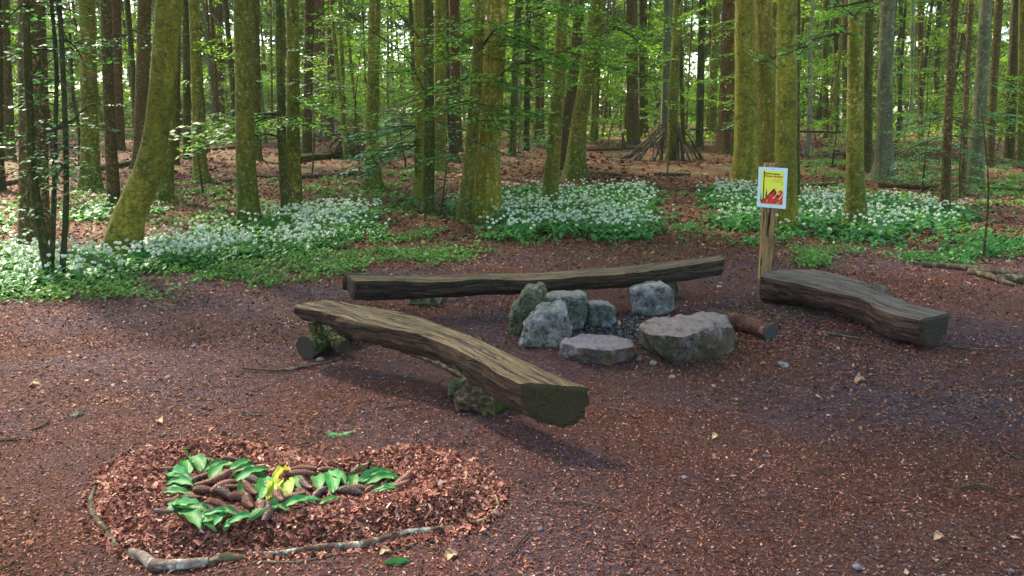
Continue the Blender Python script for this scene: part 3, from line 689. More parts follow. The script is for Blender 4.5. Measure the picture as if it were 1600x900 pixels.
# ash bed
b = MB(); c0 = at(955, 512); c1 = at(1010, 520); cc = (c0 + c1) / 2
n = 2600; a = rng.random(n) * 6.283; r = rng.random(n) ** .6
x = cc[0] + np.cos(a) * r * .62; y = cc[1] + np.sin(a) * r * .42
d, s2 = rand_frames(n, .5); L = .012 + .03 * rng.random(n) ** 2
b.quads(rhomb(np.stack([x, y, T(x, y) + .012 + rng.random(n) * .02 * (1 - r)], 1), d, s2, L, L * .7), 0)
tag(link('charcoal', b.mesh('charcoal', [M['coal']])), 'black charcoal and grey ash in the middle of the stone ring', 'charcoal', kind='stuff')

# ---------------------------------------------------------------- sticks, logs
def pxlog(name, pts, r, label, cat, mat, group=None, h=None, seg=10, n=None, wob=.25, capm=None, parent=None, surf=None, smooth=True):
    """a stick or log lying along photo points on the ground; r in px (radius) at each point"""
    r = np.broadcast_to(np.asarray(r, float), (len(pts),))
    W = []; rad = []
    for (a, b_), q in zip(pts, r):
        p = at(a, b_, 0.0, surf); rr = q * mpp(p); W.append(p + [0, 0, rr * .75 if h is None else h]); rad.append(rr)
    n = n or max(5, len(pts) * 5); P = smooth_path(W, n); rad = np.interp(np.linspace(0, 1, n), np.linspace(0, 1, len(rad)), rad)
    o = P[n // 2].copy(); o[2] = float(T(o[0], o[1])); mb = MB(); tube(mb, P - o, rad, seg, wob=wob, capm=1 if capm else None)
    me = mb.mesh(name, [mat] + ([capm] if capm else []), smooth)
    return tag(link(name, me, loc=tuple(o)), label, cat, group)
pxlog('charred_log', [(1112, 506), (1160, 516), (1203, 530)], [14, 14, 13], 'short reddish log with a charred black end beside the largest boulder', 'log', m_bark('red_log', (.050, .018, .012), (.115, .048, .034), moss_amt=.05, moss_h=.01, bump=.008), capm=M['coal'], wob=.12)
g = 'cut logs by the right edge of the clearing'
pxlog('fallen_log', [(1440, 417), (1500, 422), (1560, 431), (1680, 442)], [5, 6, 7, 8], 'thin dark ended log lying in front of the garlic at the right', 'log', M['dead'], g, capm=M['bench_end'])
pxlog('fallen_log', [(1555, 440), (1620, 444), (1700, 450)], [7, 8, 8], 'yellowish log half hidden behind a branch at the right edge', 'log', M['dead'], g)
pxlog('fallen_branch', [(1515, 428), (1545, 436), (1568, 443), (1588, 447)], [6, 6, 4, 2], 'crooked branch lying across the cut logs at the right', 'branch', M['dead'], wob=.5)
for pts, r, lab, mt in [
    ([(390, 276), (450, 279), (520, 277), (570, 272)], [2, 3, 3.5, 3], 'long thin dark fallen log behind the leaf litter', 'twig'),
    ([(440, 257), (490, 250), (530, 247), (585, 244)], [5, 6, 5, 4], 'reddish fallen log with bare branches, back left', 'spruce_red'),
    ([(440, 250), (475, 246), (540, 240)], [3, 3.5, 3], 'thin pink brown log behind the reddish fallen log', 'spruce'),
    ([(146, 268), (180, 263), (220, 254)], [4, 5, 4.5], 'pale fallen log between the brown spruces on the left', 'dead'),
    ([(-40, 296), (10, 290), (38, 284)], [5, 5, 5], 'short pale log at the left edge of the wood', 'dead'),
    ([(316, 236), (350, 234), (378, 231)], [2.5, 2.5, 2.5], 'pale straight log left of the straight beech', 'dead'),
    ([(330, 281), (350, 284), (378, 282)], [2.2, 2.2, 2], 'dark stick running from the mossy beech foot', 'twig'),
    ([(1022, 274), (1050, 275), (1078, 274)], [2.8, 3.2, 2], 'short dark log in front of the branch shelter', 'twig'),
    ([(940, 272), (960, 275), (972, 276)], [2.5, 3.5, 2], 'small dark log lying on the leaves, centre back', 'twig'),
    ([(915, 236), (960, 235), (1000, 232)], [1.6, 2, 1.8], 'thin dark log left of the branch shelter', 'twig'),
    ([(1250, 292), (1290, 292), (1325, 290)], [3, 4, 3], 'brown log behind the garlic right of the sign', 'spruce_red'),
    ([(1372, 292), (1420, 295), (1466, 297)], [5, 5.5, 5], 'mossy brown log lying behind the slim spruce', 'spruce_red'),
    ([(1530, 296), (1575, 300), (1640, 303)], [3, 4, 5], 'mossy log behind the thin sapling at the right', 'beech_dark'),
    ([(520, 214), (560, 209), (600, 207)], [3, 3, 3], 'pinkish log lying far back beyond the brush pile', 'dead'),
    ([(1300, 242), (1350, 243), (1420, 246)], [1.5, 2, 1.5], 'sunlit thin log beyond the beech sapling', 'dead')]:
    pxlog('fallen_log', pts, r, lab, 'log', M[mt], wob=.2)
# scattered twigs
tw = [([(380, 578), (440, 581), (500, 571), (533, 562)], 2.2, 'pale curved stick lying left of the near log bench', 'dead'),
 ([(313, 722), (330, 702), (338, 690)], 1.6, 'pale forked twig above the leaf heart', 'dead'),
 ([(865, 789), (900, 788), (942, 795)], 1.6, 'pale twig on the soil right of the leaf heart', 'dead'),
 ([(798, 870), (815, 848), (832, 828)], 1.8, 'slim reddish twig beside the right end of the leaf heart', 'twig'),
 ([(1500, 765), (1540, 762), (1556, 768)], 2.0, 'pale twig at the far right of the clearing', 'dead'),
 ([(1560, 707), (1575, 712), (1590, 720)], 2.0, 'dark twig close to the right edge', 'twig'),
 ([(1237, 741), (1262, 744)], 1.8, 'short brown stick in the middle right of the clearing', 'twig'),
 ([(380, 647), (420, 648)], 1.6, 'short dark stick above the leaf heart', 'twig'),
 ([(375, 644), (400, 652)], 1.5, 'short twig crossing the dark stick above the heart', 'twig'),
 ([(50, 675), (78, 662)], 1.8, 'grey stick at the left of the clearing', 'dead'),
 ([(0, 692), (20, 690), (44, 686)], 1.8, 'dark twig touching the left edge', 'twig'),
 ([(1280, 520), (1320, 527), (1356, 533)], 1.6, 'thin pale stick in front of the right log', 'dead'),
 ([(1285, 530), (1310, 525), (1340, 526)], 1.3, 'thin twig crossing the stick by the right log', 'twig'),
 ([(1480, 543), (1510, 546), (1550, 549)], 1.4, 'thin twig behind the cut end of the right log', 'dead'),
 ([(1460, 890), (1500, 868), (1540, 872)], 1.8, 'crooked grey twig at the bottom right', 'dead'),
 ([(462, 699), (500, 690)], 1.2, 'thin pale twig between the heart and the near bench', 'dead'),
 ([(455, 700), (520, 706)], 0, '', ''),
 ([(600, 641), (650, 634)], 1.3, 'thin twig left of the near bench support', 'twig'),
 ([(1140, 640), (1180, 622)], 1.3, 'thin brown twig right of the near bench', 'twig'),
 ([(1540, 604), (1600, 600)], 1.3, 'thin straight twig at the right edge of the clearing', 'twig'),
 ([(210, 640), (226, 652)], 0, '', ''),
 ([(950, 640), (985, 646)], 1.5, 'pale twig right of the mossy bench end', 'dead'),
 ([(120, 760), (170, 772)], 0, '', ''),
 ([(960, 560), (1000, 575)], 0, '', '')]
for pts, r, lab, mt in tw:
    if r: pxlog('twig', pts, [r * .8] + [r] * (len(pts) - 2) + [r * .5], lab, 'twig', M[mt], seg=6, wob=.4, h=.012)
# loose chips: unnamed litter of twigs
b = MB()
x, y = sector(420, 2.3, 9, p=1.2)
for a_, b_ in zip(x, y):
    L = .03 + .12 * rng.random() ** 2; an = rng.random() * 6.28; z = float(T(a_, b_)) + .008
    e = np.array([math.cos(an) * L, math.sin(an) * L, rng.normal(0, .006)]); c = np.array([a_, b_, z])
    tube(b, [c - e / 2, c + [rng.normal(0, L * .06), rng.normal(0, L * .06), .004], c + e / 2], [.0022, .0026, .0012], 4, cap=False)
tag(link('twig_litter', b.mesh('twig_litter', [M['twig']])), 'countless tiny broken twigs mixed into the litter', 'twigs', kind='stuff')

# supports under the near bench
def solid(name, root_loc, build, mats, label=None, cat=None, parent=None, group=None):
    b = MB(); build(b); o = link(name, b.mesh(name, mats, True), parent, loc=root_loc)
    return tag(o, label, cat, group) if label else o
c = at(508, 552); m1 = mpp(c)
sr = empty('forked_support', tuple(c), 'short mossy forked stump piece under the far end of the near bench', 'stump')
b = MB(); tube(b, [np.array([-.10, -.12, .075]), np.array([.0, .08, .085]), np.array([.10, .40, .14])], [.082, .09, .12], 14, wob=.15, capm=1); link('trunk', b.mesh('trunk', [M['spruce_dark'], M['right_end']], True), sr, loc=(0, 0, 0))
b = MB(); tube(b, [np.array([-.02, .03, .10]), np.array([-.045, -.01, .19]), np.array([-.055, -.02, .25])], [.06, .05, .052], 12, wob=.2, capm=1); link('branch_stub', b.mesh('branch_stub', [M['spruce_dark'], M['bench_top']], True), sr)
b = MB(); tube(b, [np.array([.0, .05, .10]), np.array([.09, -.02, .09]), np.array([.155, -.075, .075])], [.062, .056, .052], 12, wob=.2, capm=1); link('branch_stub', b.mesh('branch_stub2', [M['spruce_dark'], M['right_end']], True), sr)
c = at(735, 645)
hull_rock('support_stump', [c + np.array(p) for p in [(-.09, -.02, 0), (.12, -.05, 0), (.26, .10, 0), (.24, .34, 0), (-.02, .36, 0), (-.11, .05, .06), (-.03, .0, .16), (.05, .02, .185), (.20, .12, .17), (.22, .34, .18), (.0, .32, .18), (.10, -.06, .07)]], 'rotten mossy stump chunk propping the near end of the bench', m_bark('rotten_wood', (.045, .028, .014), (.13, .088, .050), moss=(.05, .055, .012), moss_h=.01, moss_amt=.6, bump=.02, scale=14, stretch=3), 'stump', amp=.018, ph=14)
c = at(712, 622)
hull_rock('support_stump', [c + np.array(p) for p in [(-.06, 0, 0), (.07, -.02, 0), (.1, .15, 0), (-.05, .15, 0), (-.04, .01, .07), (.05, .0, .09), (.08, .14, .08), (-.03, .14, .08)]], 'small dark wood chunk left of the rotten stump', M['rock_olive'], 'stump', amp=.015, ph=15)
c = at(660, 478)
hull_rock('support_stone', [c + np.array(p) for p in [(-.14, 0, 0), (.16, -.02, 0), (.18, .3, 0), (-.12, .3, 0), (-.08, .03, .155), (.1, .02, .155), (.1, .25, .155), (-.08, .25, .155)]], 'dark stone propping the left part of the far log bench', M['rock_olive'], 'stone', amp=.012, ph=16)
c = at(1035, 462)
hull_rock('support_stone', [c + np.array(p) for p in [(-.2, .1, 0), (.1, .1, 0), (.1, .35, 0), (-.2, .35, 0), (-.18, .12, .18), (.08, .12, .18), (.08, .3, .18), (-.18, .3, .18)]], 'dark stone propping the right part of the far log bench', M['rock_olive'], 'stone', amp=.012, ph=17)
pxlog('fallen_branch', [(586, 528), (640, 552), (690, 572), (730, 596), (745, 606)], [3, 4, 5, 5, 4], 'pale barked branch lying on the ground beneath the near bench', 'branch', M['dead'], wob=.3)
pxlog('fallen_branch', [(757, 652), (785, 640), (808, 628)], [5, 7, 5], 'mossy branch piece beside the rotten stump', 'branch', M['beech_dark'], wob=.3)

# unseen leaf clumps added overhead to shade the clearing
def canopy():
    b = MB(); K = 520; cx = rng.uniform(-32, 19, K); cyy = rng.uniform(-15, 19, K); kk_ = (cyy < 13) | (cx < -7); cx, cyy = cx[kk_], cyy[kk_]; K = len(cx); cz = rng.uniform(13, 18, K)
    n = 31000; k = rng.integers(0, K, n); P = np.stack([cx[k], cyy[k], cz[k]], 1) + rng.normal(0, 1, (n, 3)) * np.array([1.5, 1.5, .5])
    d, s = rand_frames(n, .35); L = rng.uniform(.22, .42, n); b.quads(rhomb(P, d, s, L, L * .7), 0)
    tag(link('leaf_canopy', b.mesh('leaf_canopy', [M['leaf_far']])), 'unseen leaf clumps added high overhead to shade the clearing', 'tree canopy', kind='stuff')
canopy()

# ---------------------------------------------------------------- fire ban sign
pb = at(1199, 437); YP = pb[1]
sg = empty('fire_ban_sign', tuple(pb), 'yellow fire ban poster on a squared wooden post, left end of the thick log seat', 'sign')
o = np.array(sg.location)
def box8(c8):
    return np.array(c8), [[0, 1, 2, 3], [7, 6, 5, 4], [0, 4, 5, 1], [1, 5, 6, 2], [2, 6, 7, 3], [3, 7, 4, 0]]
bl, br = aty(1188, 437, YP) - o, aty(1209.5, 437, YP) - o; tl, tr = aty(1196.5, 255, YP) - o, aty(1215, 256, YP) - o
bl[2] = br[2] = -.25; dpt = np.array([.012, .10, 0])
bm = bmesh.new(); V, Fc = box8([bl, br, tr, tl, bl + dpt, br + dpt, tr + dpt, tl + dpt])
vs = [bm.verts.new(Vector(v)) for v in V]
for f in Fc: bm.faces.new([vs[i] for i in f])
bmesh.ops.recalc_face_normals(bm, faces=bm.faces); bmesh.ops.bevel(bm, geom=list(bm.edges), offset=.008, segments=2, affect='EDGES')
bmesh.ops.subdivide_edges(bm, edges=[e for e in bm.edges if e.calc_length() > .3], cuts=14)
uvl = bm.loops.layers.uv.new('UVMap')
for v in bm.verts: v.co.x += .004 * mn.noise(v.co * 4)
for f in bm.faces:
    for l in f.loops: l[uvl].uv = (l.vert.co.z, l.vert.co.x + l.vert.co.y * .7)
me = bpy.data.meshes.new('post'); bm.to_mesh(me); bm.free(); me.materials.append(M['post'])
link('post', me, sg)
b = MB(); pc = aty(1201, 345, YP) - o
tube(b, [pc + [.008, -.0005, .14], pc + [.004, -.003, .0], pc + [-.008, -.0005, -.16]], [.003, .014, .004], 8, r=.2)
link('crack', b.mesh('crack', [m_plain('dark_crack', (.035, .014, .008), .9, .1)]), sg)
YB = YP - .012
cor = [aty(1183, 323, YB) - o, aty(1227.5, 326.5, YB) - o, aty(1231, 263, YB) - o, aty(1186, 260.5, YB) - o]     # bl br tr tl
ex, ez = cor[1] - cor[0], cor[3] - cor[0]
nrm = np.cross(ex, ez); nrm /= np.linalg.norm(nrm)                                                        # towards the camera
if nrm[1] > 0: nrm = -nrm
bd = -nrm * .008
V, Fc = box8([c_ for c_ in cor] + [c_ + bd for c_ in cor])
b = MB(); b.add(V, Fc, r=.5); link('board', b.mesh('board', [m_plain('pale_blue_board', (.50, .60, .66), .35, .5)]), sg)
def sp_(u, v, k): return cor[0] + ex * u + ez * v + nrm * .0015 * k
def flat(name, polys, mat, k):
    bm = bmesh.new()
    for pl in polys:
        f = bm.faces.new([bm.verts.new(Vector(sp_(u, v, k))) for u, v in pl])
    bmesh.ops.triangulate(bm, faces=bm.faces)
    me = bpy.data.meshes.new(name); bm.to_mesh(me); bm.free(); me.materials.append(mat); return link(name, me, sg)
flat('poster', [[(.10, .085), (.885, .085), (.885, .925), (.10, .925)]], m_plain('poster_yellow', (.70, .66, .045), .4, .4), 1)
blk = m_plain('print_black', (.012, .014, .008), .5); red = m_plain('print_red', (.55, .010, .012), .45); cream = m_plain('print_cream', (.85, .62, .22), .5); drk = m_plain('print_olive', (.10, .12, .015), .5)
flat('tree_silhouette', [[(.175, .20), (.215, .20), (.205, .92), (.175, .92)], [(.12, .11), (.30, .11), (.28, .20), (.22, .24), (.17, .21), (.12, .18)]], blk, 2)
fir = lambda cx, y0, y1, w: [(cx + sx * w * (1 - t) * (1 if k % 2 else .55), y0 + (y1 - y0) * t) for sx, rng_ in ((-1, range(0, 9)), (1, range(8, -1, -1))) for k in rng_ for t in (k / 8,)]
flat('fir_silhouette', [fir(.30, .17, .50, .065), fir(.115, .14, .42, .030), fir(.47, .27, .38, .03)], drk, 2)
flat('flames', [[(.11, .10), (.87, .10), (.87, .46), (.83, .43), (.80, .46), (.70, .43), (.73, .36), (.68, .30), (.56, .24), (.62, .34), (.60, .42), (.565, .50), (.54, .42), (.46, .36), (.36, .33), (.31, .25), (.25, .22), (.14, .15)],
               [(.80, .57), (.84, .60), (.86, .64), (.83, .62)]], red, 3)
flat('flame_highlights', [[(.40, .10), (.46, .14), (.50, .18), (.47, .155), (.42, .11)], [(.62, .10), (.74, .16), (.86, .24), (.74, .145), (.66, .10)],
               [(.50, .24), (.60, .30), (.66, .40), (.62, .45), (.67, .36), (.62, .29), (.54, .235)], [(.70, .22), (.80, .30), (.85, .40), (.83, .31), (.77, .23)], [(.39, .27), (.45, .33), (.50, .35), (.43, .32)], [(.28, .115), (.34, .19), (.36, .21), (.33, .155)],
               [(.72, .33), (.765, .37), (.775, .425), (.74, .38)]], cream, 4)
def words(txt, u, v, size, mat, align='RIGHT', bold=0.0, sx=1.0):
    cu = bpy.data.curves.new('lettering', 'FONT'); cu.body = txt; cu.size = size; cu.align_x = align; cu.offset = bold
    t = bpy.data.objects.new('tmp_text', cu); scene.collection.objects.link(t)
    me = bpy.data.meshes.new_from_object(t.evaluated_get(bpy.context.evaluated_depsgraph_get()))
    bpy.data.objects.remove(t)
    X = ex / np.linalg.norm(ex); Z = ez / np.linalg.norm(ez); p0 = sp_(u, v, 2)
    for q in me.vertices: q.co = Vector(p0 + X * q.co.x * sx + Z * q.co.y)
    me.materials.append(mat); return link('lettering', me, sg)
words('Waldbrandgefahr', .76, .835, .0235, blk, bold=.0006, sx=1.02)
words('Feuerverbot', .84, .765, .036, red, bold=.0009, sx=1.0)
words('in allen Wäldern', .80, .705, .015, m_plain('print_rust', (.35, .10, .01), .5), sx=.85)
words('und in Waldesnähe', .83, .655, .014, drk, sx=.95)
for u, v in ((.49, .965), (.47, .03)):
    b = MB(); p = sp_(u, v, 0); tube(b, [p, p + nrm * .004], [.004, .003], 8); link('screw', b.mesh('screw', [blk]), sg)

# ---------------------------------------------------------------- the heart of leaves
hp = [(148, 770), (158, 745), (185, 722), (225, 708), (275, 697), (330, 692), (385, 694), (430, 704), (470, 716), (500, 728), (535, 724), (575, 712), (625, 703), (680, 706), (725, 722), (760, 748), (775, 775), (765, 800), (735, 822), (690, 834), (620, 846), (540, 856), (450, 864), (360, 874), (290, 880), (240, 880), (205, 862), (175, 838), (155, 805)]
HP = [tuple(at(a, b_)[:2]) for a, b_ in hp]; HPa = np.array(HP); hlo, hhi = HPa.min(0), HPa.max(0)
def HM(x, y):
    x, y = np.atleast_1d(np.asarray(x, float)), np.atleast_1d(np.asarray(y, float))
    d = poly_dist(x, y, HP) * np.where(in_poly(x, y, HP), 1, -1)
    return np.where(d > 0, sstep(0, .16, d) * (.045 + .030 * sstep(.35, .10, d)) + .02 * (fbm(x * 9, y * 9, 61) - .4) * sstep(0, .1, d), 0)
def TH(x, y): 
    r = T(x, y) + HM(x, y).reshape(np.shape(x)) if np.shape(x) else float(T(x, y)) + float(HM(x, y)[0]); return r
hc = HPa.mean(0); ho = np.array([hc[0], hc[1], float(T(*hc))])
gx = np.linspace(hlo[0] - .05, hhi[0] + .05, 130); gy = np.linspace(hlo[1] - .05, hhi[1] + .05, 90); GX, GY = np.meshgrid(gx, gy)
hm = HM(GX.ravel(), GY.ravel()).reshape(GX.shape); GZ = T(GX, GY) + hm - .006 + .010 * (fbm(GX * 30, GY * 30, 3) - .4) * (hm > .01)
b = MB(); i = np.arange(89)[:, None] * 130; j = np.arange(129)[None]; Q = np.stack([i + j, i + j + 1, i + 130 + j + 1, i + 130 + j], -1).reshape(-1, 4)
V = np.stack([GX, GY, GZ], -1).reshape(-1, 3); keep = (hm.ravel()[Q] > .004).any(1)
b.add(V, Q[keep], m=1, r=.2)
n = 150000; x = hlo[0] - .12 + rng.random(n) * (hhi[0] - hlo[0] + .24); y = hlo[1] - .1 + rng.random(n) * (hhi[1] - hlo[1] + .2)
dd = poly_dist(x, y, HP) * np.where(in_poly(x, y, HP), 1, -1); k = rng.random(n) < sstep(-.07, .03, dd) ; x, y = x[k], y[k]; n = len(x)
L = .007 + .024 * rng.random(n) ** 2.0; L = np.where(rng.random(n) < .03, .035 + .02 * rng.random(n), L); d, s2 = rand_frames(n, .5)
Vq = rhomb(np.stack([x, y, T(x, y) + HM(x, y) + rng.random(n) * .014], 1), d, s2, L, L * (.35 + .6 * rng.random(n))); Vq += rng.normal(0, 1, Vq.shape) * (L * .10)[:, None, None]
b.quads(Vq, 0)
tag(link('leaf_heart', b.mesh('leaf_heart', [M['heart_litter'], M['ground']], False, off=ho), loc=tuple(ho)), 'raised heart shape heaped from reddish dead leaves on the bare soil', 'leaf heart')
# cones
def cone_mesh(name, L=.125, Rm=.0175, nr=70, seg=30, ph=0.0, bend=.01):
    t = np.linspace(0, 1, nr); th = np.linspace(0, 2 * np.pi, seg, endpoint=False)
    prof = Rm * np.clip(np.sin(np.pi * np.clip(t * .93 + .035, 0, 1)) ** .55, 0.15, 1) * (1.05 - .3 * t)
    TT, HH = np.meshgrid(t, th, indexing='ij')
    a = (TT * 12 + HH / (2 * np.pi) * 5 + ph) % 1; c = (TT * 12 - HH / (2 * np.pi) * 5 + ph) % 1
    sc = np.minimum(a, c); ridge = (1 - a) * .5 + (1 - c) * .5
    Rr = prof[:, None] * (1 + .16 * np.where((a + c) % 1 > .5, 1, -.4) * .6 + .30 * ridge - .16 * (np.minimum(a, 1 - a) < .16) - .16 * (np.minimum(c, 1 - c) < .16))
    X = (TT - .5) * L; V = np.stack([X, Rr * np.cos(HH) + bend * (TT - .5) ** 2 * 4, Rr * np.sin(HH)], -1)
    b = MB(); i = np.arange(nr - 1)[:, None] * seg; j = np.arange(seg)[None]; j2 = (j + 1) % seg
    Q = np.stack([i + j, i + seg + j, i + seg + j2, i + j2], -1).reshape(-1, 4)
    r = (-.1 + 1.1 * (ridge.ravel()[Q].mean(1))); b.add(V, Q, r=np.clip(r, 0, 1))
    for e, fl in ((0, 0), (nr - 1, 1)):
        ring = V[e]; cc = ring.mean(0); jj = np.arange(seg); b.add(np.concatenate([ring, cc[None]]), None, np.stack([jj, (jj + 1) % seg, np.full(seg, seg)], 1), r=.2)
    return b
M['cone'] = m_leaf('cone_scales', [(0, (.030, .009, .006)), (.5, (.13, .042, .026)), (1, (.30, .115, .070))], 0, .55, .4)
M['cone_dark'] = m_leaf('dark_cone_scales', [(0, (.016, .006, .006)), (.5, (.07, .026, .022)), (1, (.16, .07, .06))], 0, .5, .45)
CM = [cone_mesh('c', ph=.1).mesh('cone_plain', [M['cone']], True), cone_mesh('c', L=.11, Rm=.019, ph=.4, bend=-.012).mesh('cone_short', [M['cone']], True),
      cone_mesh('c', L=.13, ph=.7, bend=.014).mesh('cone_dark', [M['cone_dark']], True)]
def put_flat(me, px, py, ang, length, L0, name, label, cat, group, lift, tilt=0.0, roll=None, wsc=1.0):
    """lies on the heart with its long axis along the photo direction ang (degrees, counter-clockwise)"""
    c = at(px, py, 0, TH); dx, dy = math.cos(R_(ang)), -math.sin(R_(ang))
    e = at(px + dx * length / 2, py + dy * length / 2, 0, TH) - at(px - dx * length / 2, py - dy * length / 2, 0, TH)
    Lw = float(np.clip(np.linalg.norm(e[:2]) * (1.14 if 'leaf' in name else 1.0), L0 * .75, L0 * (1.5 if 'leaf' in name else 1.2))) * (1 if 'leaf' in name else .88); yaw = math.atan2(e[1], e[0]); k = Lw / L0
    o = link(name, me, loc=(c[0], c[1], c[2] + lift), rot=(rng.random() * 6.28 if roll is None else roll, tilt, yaw), sc=(k, k * wsc, k))
    return tag(o, label, cat, group)
gc = 'spruce cones laid inside the leaf heart'
in_left = 'brown spruce cone in the packed bed inside the left half of the leaf ring'
cones = [  # px, py, angle, length, mesh, lift
 (325, 735+16, 10, 40, 0, .022), (322, 764, 15, 44, 1, .02), (345, 758, 32, 46, 0, .030), (318, 775, -8, 44, 1, .024), (352, 771, 28, 50, 0, .036), (352, 784, -28, 62, 2, .040),
 (300, 787, 6, 34, 2, .020), (366, 773, 8, 38, 0, .030), (392, 778, -42, 36, 0, .032), (378, 788, -6, 46, 1, .028), (342, 798, -6, 46, 1, .022), (398, 762, -30, 34, 2, .030),
 (388, 798, -60, 36, 1, .030), (410, 802, -82, 32, 1, .026), (366, 806, -10, 52, 0, .018), (330, 806, -16, 44, 2, .018), (436, 790, -62, 34, 1, .030), (420, 806, 82, 30, 2, .016), (300, 760, 35, 34, 2, .018)]
for k, (x, y, a, l, mi, lf) in enumerate(cones):
    put_flat(CM[mi], x, y, a, l, .12, 'spruce_cone', in_left, 'cone', gc, lf + .004, tilt=rng.normal(0, .08))
for x, y, a, l, mi, lf, lab in [
 (266, 740, 2, 34, 0, .016, 'lone cone poking out at the upper left corner of the leaf ring'), (272, 737+54, -16, 36, 0, .014, 'cone half buried outside the left edge of the leaf ring'),
 (256, 806, -5, 30, 2, .012, 'dark cone half buried at the lower left outside the ring'), (362, 722, -4, 26, 2, .012, 'small dark cone lying alone above the ring'),
 (477, 740, -3, 44, 0, .018, 'upper of two parallel cones at the notch of the heart'), (470, 747, 2, 52, 0, .016, 'lower of two parallel cones at the notch of the heart'),
 (515, 740, -5, 34, 0, .016, 'reddish cone right of the notch above the green leaves'), (478, 768, -48, 44, 2, .024, 'dark cone leaning diagonally right of the yellow leaf'),
 (455, 786, 14, 52, 0, .020, 'thick reddish cone below the yellow leaf'), (470, 777, -10, 44, 0, .016, 'reddish cone right of the pale green leaf'),
 (498, 779, 34, 30, 2, .022, 'short cone between the yellow leaf and the long dark cone'), (548, 777, -6, 60, 2, .028, 'long dark cone below the right row of leaves'),
 (560, 771, 4, 52, 0, .018, 'dark cone behind the long dark one'), (583, 768, 20, 30, 0, .016, 'cone partly under the right tip leaves'),
 (632, 757, 36, 42, 0, .018, 'brown cone beyond the right tip of the leaf row'), (628, 764, 22, 34, 0, .014, 'second cone at the right tip, just below the first')]:
    put_flat(CM[mi], x, y, a, l, .12, 'spruce_cone', lab, 'cone', gc, lf + .004, tilt=rng.normal(0, .06))
# green leaves
def leaf_mesh(name, mat, L=.125, W=.038, curl=.018, cup=.012, wave=.004, ph=0.0, nu=12, nv=7):
    u = np.linspace(0, 1, nu); v = np.linspace(-1, 1, nv); UU, VV = np.meshgrid(u, v, indexing='ij')
    w = W * np.clip(np.sin(np.pi * UU ** .85) ** .75, .03, 1) * .5
    X = (UU - .5) * L; Yy = VV * w + .006 * np.sin(UU * 3 + ph); Z = cup * VV ** 2 * np.sin(np.pi * UU) - curl * (UU - .5) ** 2 * 4 + wave * np.sin(UU * 16 + ph) * np.abs(VV) + .003 * np.sin(VV * 9 + ph) + .006
    b = MB(); i = np.arange(nu - 1)[:, None] * nv; j = np.arange(nv - 1)[None]
    Q = np.stack([i + j, i + nv + j, i + nv + j + 1, i + j + 1], -1).reshape(-1, 4)
    b.add(np.stack([X, Yy, Z], -1), Q, r=.5); return b.mesh(name, [mat], True)
def m_blade(name, c0, c1, vein, blot=None):
    N = NT(name); o = N.coords('Object', (1, 1, 1)); oi = N.n('ObjectInfo')
    st = N.noise(N.coords('Object', (6, 260, 1)), 1, 2, .5); col = N.ramp(st, [(.35, c0), (.65, c1)])
    sx = N.n('SeparateXYZ'); N.l(o, sx.inputs[0]); mid = N.math('LESS_THAN', N.math('ABSOLUTE', sx.outputs[1]), .0012)
    col = N.mix(N.math('MULTIPLY', mid, .6), col, vein)
    if blot: col = N.mix(N.ramp(N.noise(o, 70, 3, .6), [(.60, 0.0), (.66, 1.0)]), col, blot)
    hv = N.n('HueSaturation'); N.l(col, hv.inputs['Color']); N.l(N.math('ADD', .75, N.math('MULTIPLY', oi.outputs['Random'], .55)), hv.inputs['Value'])
    N.l(N.math('ADD', .47, N.math('MULTIPLY', oi.outputs['Random'], .05)), hv.inputs['Hue'])
    N.bump(st, .0015); N.fin(hv.outputs[0], .55, .3)
    tr = N.n('BsdfTranslucent'); N.l(hv.outputs[0], tr.inputs[0]); ms = N.n('MixShader'); ms.inputs[0].default_value = .2
    N.l(N.b.outputs[0], ms.inputs[1]); N.l(tr.outputs[0], ms.inputs[2]); N.l(ms.outputs[0], N.out.inputs[0]); return N.m
blade = m_blade('green_blade', (.028, .135, .030), (.055, .23, .050), (.14, .30, .10))
yel = m_blade('yellow_blade', (.42, .38, .03), (.56, .50, .07), (.36, .34, .05), (.20, .13, .02)); lime = m_blade('lime_blade', (.20, .34, .04), (.30, .42, .08), (.36, .42, .12), (.12, .2, .03))
LMs = [leaf_mesh('blade', blade, ph=k * 1.7, curl=[.012, .024, .006, .018][k], W=[.040, .035, .045, .032][k], cup=[.010, -.010, .014, .006][k]) for k in range(4)]
gl = 'green leaves laid as the outline of the inner heart'
